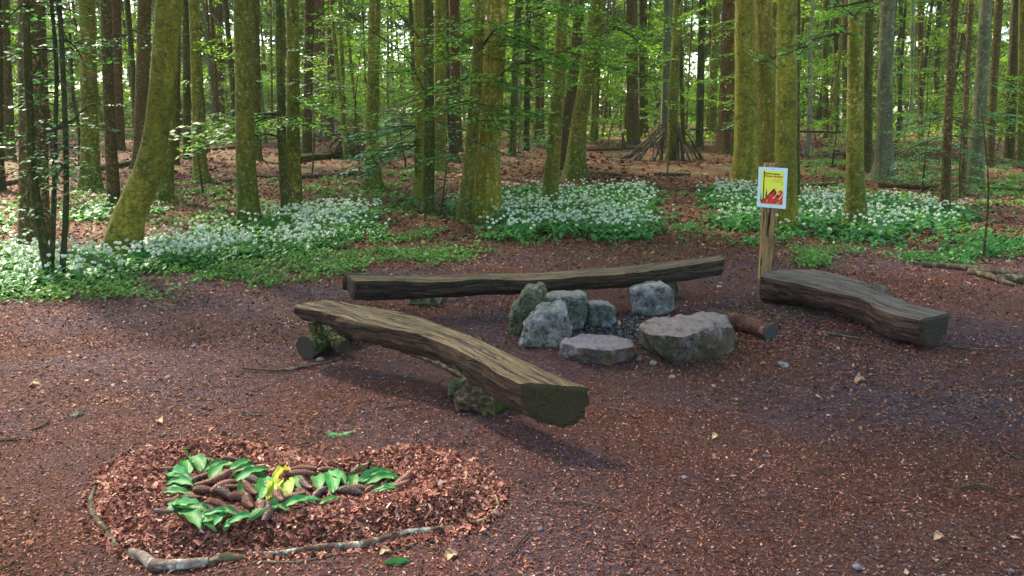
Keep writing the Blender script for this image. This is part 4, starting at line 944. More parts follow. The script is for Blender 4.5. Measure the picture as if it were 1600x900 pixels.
lv = [  # px, py, angle, length(px), label area
 (294, 735, 100, 34, 'T'), (318, 728, 38, 32, 'T'), (305, 733, 130, 26, 'T'), (338, 737, 20, 40, 'T'), (345, 748, 50, 34, 'T'), (362, 731, 8, 34, 'T'), (378, 734, 32, 36, 'T'), (386, 742, 14, 44, 'T'), (394, 752, 22, 52, 'T'), (398, 745, -14, 36, 'T'),
 (282, 748, -28, 40, 'L'), (284, 757, -22, 42, 'L'), (280, 765, -14, 40, 'L'), (277, 773, -8, 38, 'L'), (279, 782, -4, 38, 'L'), (280, 792, 4, 36, 'L'), (284, 800, -14, 42, 'L'), (275, 797, 70, 36, 'L'),
 (296, 803, -18, 44, 'B'), (310, 809, -8, 44, 'B'), (297, 818, -42, 42, 'B'), (318, 817, -24, 40, 'B'), (330, 823, 10, 34, 'B'), (340, 814, 4, 48, 'B'), (346, 824, 60, 24, 'B'), (358, 822, 75, 26, 'B'), (368, 824, 40, 30, 'B'), (352, 811, -2, 46, 'B'), (382, 822, 22, 46, 'B'),
 (412, 809, 26, 46, 'B'), (424, 799, 12, 52, 'B'), (436, 803, -6, 34, 'B'),
 (388, 774, 62, 42, 'M'), (402, 769, 36, 40, 'M'), (412, 774, 64, 44, 'M'),
 (458, 760, -52, 40, 'R'), (496, 762, -76, 36, 'R'), (508, 760, -62, 38, 'R'), (518, 762, 100, 34, 'R'), (530, 757, -50, 34, 'R'), (553, 760, 78, 28, 'R'), (566, 758, 34, 34, 'R'), (582, 752, 30, 44, 'R'), (596, 749, 14, 36, 'R'), (598, 761, 14, 46, 'R'), (604, 768, 26, 40, 'R'), (612, 755, -20, 26, 'R'), (600, 773, 4, 36, 'R'),
 (466, 795, 14, 40, 'S'), (482, 790, 6, 34, 'S'), (516, 789, 16, 30, 'S')]
area = {'T': 'green leaf in the row along the top left of the inner heart', 'L': 'green leaf stacked along the left edge of the inner heart', 'B': 'green leaf in the row along the bottom left of the inner heart',
        'M': 'green leaf slanting beside the yellow leaf in the middle', 'R': 'green leaf in the row forming the right tip of the inner heart', 'S': 'green leaf half buried below the cones right of the middle'}
for k, (x, y, a, l, ar) in enumerate(lv):
    put_flat(LMs[k % 4], x, y, a, l, .12, 'green_leaf', area[ar], 'leaf', gl, .020 + .0035 * (k % 5), tilt=rng.normal(0, .06), roll=rng.normal(.12, .12), wsc=1.02)
put_flat(leaf_mesh('yellow_blade', yel, W=.036, ph=2, curl=.02), 430, 771, 66, 60, .12, 'yellow_leaf', 'bright yellow spotted leaf in the middle of the inner heart', 'leaf', None, .036, roll=.2)
put_flat(leaf_mesh('yellow_blade', yel, W=.026, ph=4, curl=.03), 438, 755, 48, 40, .12, 'yellow_leaf', 'small yellow leaf on top of the long yellow one', 'leaf', None, .046, roll=-.1)
put_flat(leaf_mesh('lime_blade', lime, W=.050, ph=3), 443, 772, 104, 38, .12, 'yellow_leaf', 'pale lime leaf just right of the yellow leaf', 'leaf', None, .032, roll=.1)
for x, y, a, l, lab in [(299, 704, 70, 18, 'small green leaf lying alone above the heart'), (567, 732, 30, 12, 'tiny pale green leaf above the right row'), (622, 881, 5, 24, 'small green leaf on the soil below the stick border'), (531, 677, 5, 26, 'dark green leaf on the soil above the heart'), (478, 780, 0, 0, '')]:
    if l: put_flat(LMs[0], x, y, a, l, .12 * l / 38, 'green_leaf', lab, 'leaf', None, .006)
brn = m_blade('dry_blade', (.36, .20, .10), (.50, .32, .19), (.3, .16, .08), (.2, .08, .04))
bl_m = leaf_mesh('dry_leaf', brn, L=.07, W=.045, curl=.02, cup=.014)
for x, y, a, l, lab in [(249, 660, -40, 17, 'pale orange curled leaf left of centre on the bare soil'), (1344, 596, 0, 20, 'pale dry leaf right of the fire ring'), (1118, 684, 30, 14, 'orange dry leaf right of the near bench'), (54, 602, 5, 18, 'flat tan leaf near the left edge'), (1468, 842, 10, 20, 'dark dry leaf at the bottom right corner'),
                        (322, 704, 30, 16, 'yellowish dry leaf beside the small green one above the heart'), (296, 714, 80, 16, 'cream dry leaf under the small green leaf above the heart'), (602, 865, 20, 20, 'reddish dry leaf below the stick border'), (706, 872, 30, 26, 'large pink brown leaf below the right stick'), (1192, 570, -20, 10, 'tiny pale leaf below the burnt log')]:
    c = at(x, y); tag(link('dry_leaf', bl_m, loc=tuple(c + [0, 0, .008]), rot=(.2, -.1, R_(a)), sc=max(.35, l * mpp(c) / .07)), lab, 'leaf')
# border sticks
bs = [([(206, 868), (222, 874), (240, 888)], [8, 9, 9], 'stubby peeled stick end at the lower tip of the heart border', 'birch'),
 ([(238, 888), (270, 889), (326, 882)], [9, 9, 7], 'thick pale birch piece along the bottom of the heart border', 'birch'),
 ([(322, 884), (345, 878), (385, 874)], [5, 8, 4], 'dark rotten bark piece right of the birch piece', 'dead'),
 ([(372, 868), (430, 868), (500, 860), (560, 856), (640, 836), (706, 828)], [3, 4.5, 6, 6.5, 6, 4], 'long lichen spotted branch along the lower edge of the heart', 'lichen'),
 ([(706, 830), (722, 820), (750, 816), (768, 806), (778, 786), (770, 772)], [3, 3, 3, 3, 3, 2.5], 'pale bent twig rounding the right end of the heart', 'pale'),
 ([(330, 900), (400, 880), (460, 880), (535, 866)], [2, 2, 2.2, 1.8], 'thin grey stick below the long lichen branch', 'dead'),
 ([(616, 866), (640, 856), (658, 846)], [2, 2.5, 2], 'short brown twig under the lichen branch', 'twig'),
 ([(150, 758), (142, 790), (152, 815), (168, 832)], [3, 4, 4.5, 4], 'curved brown stick hugging the left side of the heart', 'twig'),
 ([(168, 834), (178, 848), (186, 858)], [4, 4, 4], 'broken brown stick at the lower left of the heart', 'twig'),
 ([(198, 855), (206, 866), (212, 876)], [3, 3, 2], 'small pale twig beside the stubby stick end', 'dead'),
 ([(166, 724), (190, 712), (208, 698)], [1.4, 1.6, 1.2], 'thin pale twig at the upper left of the heart', 'dead')]
M['birch'] = m_bark('birch_bark', (.20, .15, .12), (.46, .42, .38), spot=(.10, .04, .025), moss=(.16, .09, .05), moss_h=.01, moss_amt=.35, scale=16, bump=.003, stretch=1)
M['lichen'] = m_bark('lichen_bark', (.06, .035, .025), (.15, .09, .065), spot=(.42, .50, .44), moss=(.12, .11, .04), moss_h=.01, moss_amt=.3, scale=20, bump=.003, spots=.9, stretch=1)
M['pale'] = m_bark('pale_twig', (.24, .17, .10), (.36, .27, .17), moss_h=.01, moss_amt=0, scale=30, bump=.001, stretch=1)
for pts, r, lab, mt in bs: pxlog('border_stick', pts, r, lab, 'stick', M[mt], 'sticks laid round the edge of the leaf heart', wob=.25, seg=12)
b = MB(); P = [at(409, 757, .05, TH), at(424, 753 - 4, .06, TH)]; tube(b, P - np.array(P[0]), [.003, .003], 6)
tag(link('twig', b.mesh('twig', [M['birch']]), loc=tuple(P[0])), 'short white twig above the slanting green leaves', 'twig')

# ---------------------------------------------------------------- foliage meshes
def spray(mb, L=1.2, W=.7, leaf=.08, droop=.18, twigs=None, dens=1.0, seed=0, far=False):
    """a flat beech spray along +X: limb, alternate side twigs, leaves in two ranks"""
    r = np.random.default_rng(seed); t = np.linspace(0, 1, 7)
    zc = lambda t: -droop * L * t ** 2 + .04 * L * np.sin(t * 4 + seed)
    yc = lambda t: .06 * L * np.sin(t * 3 + seed * 2)
    tube(mb, np.stack([t * L, yc(t), zc(t)], 1), np.linspace(.009, .002, 7) * (1 + L * .3), 5, m=0, cap=False)
    nt = twigs or int(L / .10 * dens); C = []; D = []
    for i in range(nt):
        tt = .12 + .88 * (i + r.random() * .5) / nt; sd = 1 if i % 2 else -1
        a = sd * (.75 + .35 * r.random()) * (1 - .5 * (tt > .93)); l = W * (.55 + .5 * r.random()) * math.sin(min(1, (1.12 - tt) * 1.5) * 1.57) * .62
        p0 = np.array([tt * L, yc(tt), zc(tt)]); dv = np.array([math.cos(a), math.sin(a), r.normal(-.05, .12)])
        p1 = p0 + dv * l + [0, 0, -.25 * l * l]
        if not far: tube(mb, [p0, (p0 + p1) / 2 + [0, 0, .02 * l], p1], [.003, .002, .001], 4, m=0, cap=False)
        k = max(3, int(l / (leaf * .55) * dens))
        for q in range(k):
            u = (q + .6) / k; s2 = 1 if q % 2 else -1; ang = a + s2 * (.8 + .25 * r.random()) * (u < .97)
            c = p0 + (p1 - p0) * u; dd = np.array([math.cos(ang), math.sin(ang), r.normal(-.12, .22)]); C.append(c + dd * leaf * .5); D.append(dd)
    C, D = np.array(C), np.array(D); D /= np.linalg.norm(D, axis=1)[:, None]
    S = np.stack([-D[:, 1], D[:, 0], r.normal(0, .28, len(D))], 1); S /= np.linalg.norm(S, axis=1)[:, None]
    Ls = leaf * (.7 + .5 * r.random(len(C))); mb.quads(rhomb(C, D, S, Ls, Ls * .72), 1)
def spray_mesh(name, mat='leaf', bark='stem', **k):
    b = MB(); spray(b, **k); return b.mesh(name, [M[bark], M[mat]])
SPR = [spray_mesh('beech_spray', L=1.1, W=.75, seed=k, droop=.10 + .06 * k) for k in range(5)]
SPB = [spray_mesh('blue_green_spray', 'leaf_blue', L=1.1, W=.8, seed=20 + k, droop=.12 + .06 * k) for k in range(3)]
SPS = [spray_mesh('small_spray', 'leaf_blue', L=.55, W=.32, leaf=.062, seed=30 + k, droop=.1 + .1 * k) for k in range(4)]
SPF = [spray_mesh('far_spray', 'leaf_far', L=1.9, W=1.3, leaf=.12, seed=40 + k, droop=.14, far=True, dens=.8) for k in range(4)]
SPN = [spray_mesh('near_spray', L=.30, W=.26, leaf=.062, seed=90 + k, droop=.15, dens=.9, twigs=4) for k in range(3)]
def needle_branch(name, seed, L=1.5, green=True):
    b = MB(); r = np.random.default_rng(seed); t = np.linspace(0, 1, 6); z = -.22 * L * t ** 1.5
    P = np.stack([t * L, .05 * np.sin(t * 4 + seed), z], 1); tube(b, P, np.linspace(.012, .003, 6), 5, m=0, cap=False)
    for i in range(16 if green else 7):
        u = .1 + .88 * i / (16 if green else 7); sd = 1 if i % 2 else -1; p = np.array([u * L, 0, -.22 * L * u ** 1.5]); l = .45 * L * (1.05 - u) + .08
        a = sd * (.9 + .3 * r.random()); e = p + [math.cos(a) * l, math.sin(a) * l, -.25 * l + r.normal(0, .05)]
        tube(b, [p, (p + e) / 2 + [0, 0, .03], e], [.004, .003, .001], 4, m=0, cap=False)
        if green:
            k = int(l / .022); uu = r.random(k); c = p + (e - p) * uu[:, None]; d = np.stack([np.cos(a) + r.normal(0, .7, k), np.sin(a) + r.normal(0, .7, k), r.normal(-.3, .4, k)], 1); d /= np.linalg.norm(d, axis=1)[:, None]
            s = np.cross(d, [0, 0, 1.0]); s /= np.linalg.norm(s, axis=1)[:, None]; b.quads(rhomb(c + d * .02, d, s, np.full(k, .06), np.full(k, .016)), 1)
    return b.mesh(name, [M['twig'], M['needle']])
NDL = [needle_branch('needle_branch', 50 + k) for k in range(3)]
BARE = [needle_branch('bare_branch', 60 + k, 1.3, False) for k in range(3)]
def crown_mesh(name, seed, Rr=2.6, H=8.5, n=1500, mat='leaf_far', leaf=.20, spruce=False):
    r = np.random.default_rng(seed); b = MB()
    K = 60; a = r.random(K) * 6.283; h = r.random(K) ** (1.2 if spruce else .9); rad = (1 - h * (.9 if spruce else .45)) * Rr * (.25 + .75 * np.sqrt(r.random(K)))
    C = np.stack([np.cos(a) * rad, np.sin(a) * rad, h * H - (rad * .25 if spruce else 0)], 1)
    for c in C[:38]:
        tube(b, [np.array([0, 0, max(0, c[2] - 1.0 * (not spruce))]), np.array([c[0] * .5, c[1] * .5, c[2] - .15]), c], [.05, .03, .01], 4, m=0, cap=False)
    k = r.integers(0, K, n); sp = np.array([.62, .62, .22]) * (1.0 if not spruce else .9)
    P = C[k] + r.normal(0, 1, (n, 3)) * sp * (.6 + .7 * r.random(K))[k][:, None]
    a = r.random(n) * 6.283; e = r.normal(-.1, .35, n); f = r.normal(0, .35, n)
    d = np.stack([np.cos(a) * np.cos(e), np.sin(a) * np.cos(e), np.sin(e)], 1); s = np.stack([-np.sin(a), np.cos(a), f], 1)
    L = leaf * (.6 + .8 * r.random(n)); b.quads(rhomb(P, d, s, L, L * (.6 if not spruce else .25)), 1, r.random(n) * .6 + .4 * r.random(K)[k])
    return b.mesh(name, [M['twig'], M[mat]])
CRB = [crown_mesh('beech_crown', 70 + k) for k in range(4)]
CRS = [crown_mesh('spruce_crown', 80 + k, 1.5, 9, 1900, 'needle', .26, True) for k in range(3)]

# ---------------------------------------------------------------- trees
def tree(kind, pts, wpx, label, mat, group=None, H=None, flare=.35, branches=(), crown=True, name=None, bare=0, nfar=0, cat='tree'):
    """pts: photo points up the trunk, foot first; wpx: trunk width in photo pixels (one or one per point)"""
    B = at(*pts[0]); Y = B[1]; w = np.broadcast_to(np.asarray(wpx, float), (len(pts),))
    P = [B] + [aty(a, c, Y) for a, c in pts[1:]]; rad = [q * mpp(p) / 2 for q, p in zip(w, P)]
    H = H or 17 + 3 * random.random()
    d = P[-1] - P[-2]; d /= np.linalg.norm(d); top = P[-1]; steps = 4
    if H > top[2] + .5:
        r0 = rad[-1]; z0 = top[2]
        for k in range(1, steps + 1):
            dd = d * (1 - k / steps * .8) + np.array([0, 0, 1]) * (k / steps * .8); dd /= dd[2]
            top = top + dd * (H - z0) / steps; P.append(top); rad.append(r0 * (1 - .8 * k / steps))
    P = np.array(P); P[0, 2] -= .06; n = 22 + 3 * len(pts)
    s = np.concatenate([[0], np.cumsum(np.linalg.norm(np.diff(P, axis=0), axis=1))])
    Ps = smooth_path(P, 70); ss = np.concatenate([[0], np.cumsum(np.linalg.norm(np.diff(Ps, axis=0), axis=1))])
    tq = np.concatenate([np.linspace(0, .6, 8)[:-1], .6 + (ss[-1] - .6) * np.linspace(0, 1, n) ** 1.5])
    Pq = np.stack([np.interp(tq, ss, Ps[:, k]) for k in range(3)], 1); rq = np.interp(tq, s, rad)
    root = empty(name or kind, tuple(B), label, cat, group)
    near = Y < 22; b = MB()
    tube(b, Pq - B, rq, 18 if near else 10, wob=.07 if near else .05, flare=flare, lobes=random.choice([3, 4, 5]), cap=False)
    link('trunk', b.mesh('trunk', [M[mat]], True), root)
    if crown:
        top = Pq[-1] - B; cm = random.choice(CRS if 'spruce' in kind else CRB); cz = max(8.0, H - 8.5) + (1.5 if Y < 30 else random.random() * 1.5)
        sc = random.uniform(.85, 1.15) * (1.12 if Y > 25 else .95)
        link('crown', cm, root, (top[0] * .7, top[1], cz), (0, 0, random.random() * 6.28), sc)
    for (sx_, sy_, ang, sc, pool) in branches:                      # photo point on the trunk, heading, scale
        q = aty(sx_, sy_, Y); zz = q[2]; i = np.argmin(abs(Pq[:, 2] - zz)); c = Pq[i] - B
        link('branch', random.choice(pool), root, tuple(c), (random.gauss(0, .12), random.gauss(.02, .10), R_(ang) + random.gauss(0, .15)), sc * random.uniform(.85, 1.2))
    for k in range(bare):
        i = random.randrange(9, max(12, int(len(Pq) * .6))); c = Pq[i] - B; a = random.random() * 6.28
        link('dead_branch', random.choice(BARE), root, tuple(c), (0, random.gauss(.1, .15), a), random.uniform(.35, .9))
    for k in range(nfar):
        z = random.uniform(2.2, 9); i = np.argmin(abs(Pq[:, 2] - B[2] - z)); c = Pq[i] - B
        link('branch', random.choice(SPF), root, tuple(c), (random.gauss(0, .15), random.gauss(0, .15), random.random() * 6.28), random.uniform(.6, 1.2))
    return root
S, B_, SM, FN = SPR, SPB, SPS, NDL
def fan(x, ys, angs, sc, pool): return [(x, y, a, sc, pool) for y, a in zip(ys, angs)]
rb = lambda n, x, y0, y1, sc, pool: [(x, y0 + (y1 - y0) * (k + random.random()) / n, random.random() * 360, sc, pool) for k in range(n)]
TR = [
 ('spruce_tree', [(15, 252), (8, 120), (4, 0)], 18, 'dark spruce trunk touching the left edge, behind the others', 'spruce_dark', dict(bare=8)),
 ('spruce_tree', [(-6, 297), (-8, 150), (-10, 0)], 22, 'trunk foot cut off by the left edge of the picture', 'spruce_dark', dict(bare=3)),
 ('spruce_tree', [(27, 200), (25, 0)], 8, 'very slim dark spruce in the gap at the far left', 'spruce_dark', {}),
 ('spruce_tree', [(53, 387), (53, 280), (52, 130), (49, 0)], [44, 40, 40, 38], 'stout pale brown spruce trunk behind the forked young stems', 'spruce', dict(bare=6)),
 ('beech_tree', [(142, 297), (140, 200), (138, 100), (136, 0)], [30, 25, 24, 23], 'mossy footed beech between the dark stems and the slim brown spruce', 'beech', {}),
 ('spruce_tree', [(178, 324), (172, 200), (168, 100), (165, 0)], [20, 17, 16, 16], 'slim yellowish brown spruce just left of the leaning beech', 'spruce', dict(bare=14)),
 ('spruce_tree', [(188, 235), (184, 120), (181, 0)], 14, 'reddish spruce trunk behind the slim brown one on the left', 'spruce_red', dict(bare=5)),
 ('spruce_tree', [(218, 262), (222, 130), (226, 0)], 20, 'straight brown spruce partly hidden by the leaning beech, left side', 'spruce', dict(bare=5)),
 ('beech_tree', [(214, 242), (210, 150), (199, 0)], 8, 'thin dark trunk leaning in the bright gap on the left', 'beech_dark', {}),
 ('beech_tree', [(184, 400), (203, 335), (229, 278), (243, 222), (249, 167), (255, 111), (260, 55), (265, 0)], [58, 46, 41, 37, 36, 35, 38, 40], 'smooth olive yellow beech with a strong curved lean and dark scars', 'beech_yellow', dict(flare=.12)),
 ('beech_tree', [(258, 313), (264, 200), (272, 0)], [22, 19, 18], 'mossy footed beech right behind the curved olive one', 'beech', {}),
 ('spruce_tree', [(274, 257), (276, 120), (277, 0)], 11, 'slim brown spruce right of the curved olive beech', 'spruce', dict(bare=4)),
 ('beech_tree', [(292, 249), (292, 120), (291, 0)], 12, 'dark thin beech trunk left of the mossy star footed one', 'beech_dark', dict(nfar=3)),
 ('beech_tree', [(313, 284), (309, 180), (306, 90), (303, 0)], [22, 16, 16, 16], 'mossy beech with a spreading star shaped foot', 'beech', dict(flare=.7, nfar=3)),
 ('spruce_tree', [(345, 202), (342, 100), (340, 0)], 14, 'brown spruce far behind, left of the big straight beech', 'spruce', dict(bare=4)),
 ('beech_tree', [(389, 350), (383, 220), (381, 110), (379, 0)], [34, 28, 27, 27], 'big straight olive green beech, first from the left behind the garlic bank', 'beech', {}),
 ('beech_tree', [(403, 250), (401, 120), (399, 0)], 12, 'narrow dark beech just right of the big straight one', 'beech_dark', {}),
 ('beech_tree', [(446, 337), (440, 200), (438, 100), (437, 0)], 14, 'dark slim trunk, left one of a close pair', 'beech_dark', dict(branches=[(440, 182, 190, 1.5, S), (440, 194, 200, 1.4, S), (440, 176, 172, 1.4, S), (440, 200, 215, 1.2, S), (440, 188, 178, 1.6, S), (440, 170, 10, 1.3, S), (440, 186, 185, 1.0, S), (440, 196, 205, .9, S), (440, 178, 165, .9, S), (440, 188, -20, .8, S), (440, 165, -35, .7, S), (440, 205, 235, .7, S), (440, 150, 0, .9, S), (440, 120, 150, .6, B_), (438, 60, 20, .7, B_), (440, 190, 270, .9, S), (440, 172, 300, .9, S)])),
 ('beech_tree', [(461, 331), (458, 200), (458, 100), (457, 0)], [25, 20, 20, 20], 'mottled green brown trunk, right one of a close pair', 'beech', dict(branches=[(458, 165, -10, 1.1, S), (458, 172, 10, .9, S), (458, 130, -30, .8, B_), (458, 60, 30, .7, S)])),
 ('spruce_tree', [(479, 241), (482, 120), (484, 0)], 15, 'spruce trunk right of the close pair', 'spruce', dict(bare=3)),
 ('spruce_tree', [(495, 190), (496, 100), (497, 0)], 13, 'reddish spruce standing behind the brush pile', 'spruce_red', dict(bare=3)),
 ('spruce_tree', [(516, 217), (517, 100), (517, 0)], 11, 'slim reddish spruce in front of the brush pile', 'spruce_red', dict(bare=2)),
 ('beech_tree', [(581, 294), (582, 200), (584, 100), (586, 0)], [26, 20, 19, 19], 'straight green beech with a mossy flared foot, right of the fallen logs', 'beech', dict(flare=.6, branches=[(584, 118, 180, 1.1, S), (584, 122, 0, 1.1, S), (584, 112, 215, .9, S), (584, 125, -30, .9, S), (584, 30, 180, .7, S)])),
 ('beech_tree', [(655, 312), (656, 150), (655, 0)], 16, 'pale green trunk just left of the near black one', 'beech_yellow', dict(branches=[(656, 200, 185, 1.5, B_), (656, 215, 200, 1.4, B_), (656, 228, 175, 1.4, B_), (656, 190, 210, 1.4, S), (656, 215, 190, 1.2, B_), (656, 205, 170, 1.1, B_), (656, 230, 200, 1.0, B_), (656, 240, 180, .9, B_), (656, 195, 150, 1.0, B_), (656, 222, 230, 1.0, B_)])),
 ('beech_tree', [(668, 332), (671, 200), (670, 100), (668, 0)], [20, 17, 15, 14], 'near black slim trunk between two pale green ones', 'beech_dark', dict(branches=[(670, 135, 175, 1.2, S), (670, 125, 200, 1.0, S), (670, 150, -20, 1.0, S), (670, 170, 20, 1.0, B_), (670, 195, -30, 1.0, B_), (670, 70, 180, .8, S), (670, 40, 20, .9, S), (670, 240, -25, .8, B_), (670, 255, 200, .6, B_)])),
 ('beech_tree', [(687, 268), (688, 130), (688, 0)], 19, 'broad yellow green trunk right behind the near black one', 'beech_yellow', {}),
 ('spruce_tree', [(710, 254), (699, 130), (696, 0)], [13, 10, 10], 'black leaning spruce with a spreading dark foot', 'spruce_dark', dict(flare=1.0, bare=8)),
 ('spruce_tree', [(714, 236), (711, 100), (709, 0)], 16, 'reddish brown spruce behind the black leaning one', 'spruce_red', dict(bare=10)),
 ('beech_tree', [(722, 349), (735, 240), (744, 130), (750, 0)], [22, 19, 18, 16], 'mossy beech leaning right, crossing in front of the fissured trunk', 'beech', dict(flare=.2, branches=[(744, 150, 190, 1.2, S), (744, 130, 170, 1.1, S), (744, 170, 200, 1.1, S), (744, 110, -10, 1.1, S), (744, 140, 10, 1.2, S), (744, 95, 30, 1.0, S), (744, 180, -30, 1.0, S), (746, 60, 180, 1.0, S), (746, 40, 0, 1.0, S), (746, 20, 150, 1.0, S), (740, 205, 20, .9, S), (735, 240, 190, .8, B_), (735, 230, -40, .8, B_), (744, 125, -90, 1.0, S), (744, 160, -70, 1.0, S), (746, 75, -60, 1.1, S), (746, 50, -120, 1.0, S), (744, 100, -100, 1.0, S), (725, 318, 30, .5, S), (725, 300, -60, .5, S)])),
 ('old_tree', [(759, 344), (762, 240), (770, 120), (779, 0)], [46, 38, 36, 34], 'thick fissured yellow green trunk behind the mossy leaning beech', 'oak', dict(branches=[(778, 30, 10, 1.2, S), (778, 60, -20, 1.2, S), (770, 90, 0, 1.1, S), (765, 150, 10, 1.1, S), (765, 180, -30, .9, S)])),
 ('beech_tree', [(800, 243), (804, 120), (810, 0)], 11, 'dark trunk right of the fissured one, far behind the garlic', 'beech_dark', dict(nfar=4)),
 ('beech_tree', [(822, 237), (824, 120), (826, 0)], 10, 'dark forked looking trunk between two spruces, centre left', 'beech_dark', dict(nfar=5)),
 ('beech_tree', [(812, 216), (812, 0)], 4, 'thin stem painted pale as if catching light, centre left', 'pale_far', {}),
 ('spruce_tree', [(843, 216), (843, 0)], 15, 'brown spruce left of the mossy slanting beech', 'spruce', dict(nfar=2)),
 ('beech_tree', [(857, 323), (866, 220), (873, 120), (880, 0)], [27, 22, 20, 19], 'mossy slanting beech standing in the garlic, leftmost of three slanting trunks', 'beech', dict(flare=.15, branches=[(873, 90, 10, 1.0, S), (873, 60, 180, 1.0, S), (873, 40, -30, 1.0, S), (873, 110, 30, .8, S), (868, 180, 170, .8, B_), (866, 205, 200, .7, B_)])),
 ('beech_tree', [(877, 264), (885, 190), (897, 110), (906, 0)], 17, 'knotty brown green trunk slanting between two smooth ones', 'spruce', dict(flare=.2)),
 ('beech_tree', [(896, 281), (905, 190), (919, 110), (935, 0)], [31, 25, 24, 24], 'smooth slanting beech with a bright mossy foot, rightmost of three', 'beech', dict(flare=.55, branches=[(919, 70, 5, 1.6, S), (922, 90, -15, 1.6, S), (925, 45, 15, 1.5, S), (919, 100, 0, 1.2, S), (919, 85, -20, 1.2, S), (919, 95, 20, 1.1, S), (925, 60, 180, 1.0, S), (925, 50, 10, 1.1, S), (930, 20, 150, 1.0, S), (930, 25, -10, 1.2, S), (919, 90, -60, 1.1, S), (919, 80, -110, 1.1, S)])),
 ('beech_tree', [(928, 220), (932, 110), (938, 0)], 13, 'plain brown green trunk right behind the smooth slanting beech', 'beech', dict(nfar=3)),
 ('spruce_tree', [(989, 226), (988, 100), (987, 0)], 18, 'tall brown spruce left of the branch shelter, green at the foot', 'spruce', dict(bare=3)),
 ('spruce_tree', [(1003, 215), (1003, 0)], 10, 'dark spruce directly right of the tall brown one', 'spruce_dark', dict(bare=3)),
 ('beech_tree', [(1038, 222), (1041, 110), (1044, 0)], 13, 'two toned trunk rising behind the left half of the branch shelter', 'grey', dict(nfar=3)),
 ('beech_tree', [(1050, 250), (1053, 150), (1060, 0)], [18, 15, 14], 'mossy green trunk the branch shelter leans against', 'beech', dict(nfar=2, branches=[(1055, 130, 190, 1.1, S), (1055, 125, -10, 1.2, S), (1055, 140, 20, 1.0, S)])),
 ('beech_tree', [(1068, 226), (1064, 100), (1062, 0)], 7, 'thin trunk behind the right half of the branch shelter', 'beech_dark', {}),
 ('beech_tree', [(1093, 230), (1095, 110), (1098, 0)], 12, 'dark green beech right of the branch shelter', 'beech_dark', dict(nfar=4)),
 ('beech_tree', [(1113, 210), (1116, 100), (1119, 0)], 12, 'green beech left of the large reddish spruce', 'beech', dict(nfar=4)),
 ('spruce_tree', [(1135, 239), (1137, 120), (1139, 0)], [28, 24, 22], 'large reddish spruce with a mossy skirted foot', 'spruce_red', dict(flare=.7, bare=4)),
 ('beech_tree', [(1167, 294), (1166, 180), (1165, 90), (1164, 0)], [42, 35, 32, 30], 'big pale olive beech, leftmost of three behind the sign', 'beech_yellow', dict(flare=.45)),
 ('old_tree', [(1203, 312), (1198, 150), (1193, 0)], [28, 26, 25], 'fissured brown trunk directly behind the sign post', 'oak', {}),
 ('beech_tree', [(1229, 360), (1228, 200), (1229, 90), (1230, 0)], [34, 32, 30, 30], 'smooth olive beech right behind the sign, nearest of three', 'beech_yellow', dict(flare=.12)),
 ('beech_tree', [(1246, 322), (1246, 0)], 9, 'dark trunk peeking out right of the smooth olive beech', 'beech_dark', {}),
 ('beech_tree', [(1263, 245), (1265, 190), (1266, 90), (1270, 0)], [9, 7, 7, 7], 'slender pale stem painted as if sunlit, right of the sign', 'pale_far', dict(flare=.8)),
 ('beech_tree', [(1339, 355), (1336, 260), (1337, 130), (1338, 0)], [32, 25, 24, 24], 'straight beech with a mossy foot standing alone in the right garlic patch', 'beech', dict(flare=.5, branches=[(1337, 20, 200, .8, S)])),
 ('beech_tree', [(1356, 269), (1356, 130), (1358, 0)], 14, 'dark trunk just right of the lone beech in the garlic', 'beech_dark', {}),
 ('beech_tree', [(1382, 284), (1382, 180), (1384, 90), (1388, 0)], [28, 23, 22, 21], 'speckled grey beech with a wide mossy root foot at the right', 'grey', dict(flare=.8)),
 ('spruce_tree', [(1477, 333), (1481, 200), (1487, 90), (1492, 0)], [15, 12, 12, 11], 'slim brown spruce with many dead side branches, right part of the wood', 'spruce', dict(bare=22)),
 ('spruce_tree', [(1505, 300), (1510, 150), (1517, 0)], 8, 'thin spruce pole right of the slim brown one', 'spruce', dict(bare=8)),
 ('beech_tree', [(1523, 290), (1530, 180), (1536, 90), (1541, 0)], [24, 19, 18, 18], 'pale speckled trunk left of the thin bent sapling', 'grey', dict(branches=[(1530, 190, 0, .9, B_), (1530, 175, 20, 1.0, B_), (1532, 120, -10, .8, B_)])),
 ('spruce_tree', [(1547, 262), (1553, 130), (1562, 0)], 11, 'brown spruce behind the pale speckled trunk at the right', 'spruce', dict(bare=6)),
 ('spruce_tree', [(1577, 247), (1582, 120), (1588, 0)], 14, 'broad dark spruce close to the right edge', 'spruce_dark', dict(bare=6)),
 ('beech_tree', [(1598, 252), (1599, 0)], 12, 'trunk cut by the right edge of the picture', 'beech', dict(nfar=2)),
 ('spruce_tree', [(1406, 206), (1408, 0)], 7, 'thin spruce right of the speckled grey beech', 'spruce_dark', dict(bare=10)),
 ('spruce_tree', [(1424, 200), (1427, 0)], 6, 'pale thin spruce in the twiggy thicket at the right', 'pale_far', dict(bare=10)),
 ('spruce_tree', [(1438, 212), (1440, 0)], 8, 'dark thin spruce in the twiggy thicket at the right', 'spruce_red', dict(bare=12)),
 ('spruce_tree', [(1462, 203), (1468, 0)], 8, 'thin dark spruce left of the slim brown one', 'spruce_dark', dict(bare=10)),
 ('spruce_tree', [(1290, 205), (1291, 0)], 9, 'first dark trunk right of the slender pale stem', 'beech_dark', dict(nfar=2)),
 ('spruce_tree', [(1308, 210), (1306, 0)], 8, 'second dark trunk right of the slender pale stem', 'spruce_dark', dict(nfar=2)),
 ('spruce_tree', [(1322, 200), (1319, 0)], 10, 'dark trunk just left of the lone beech in the garlic', 'spruce_dark', {}),
]
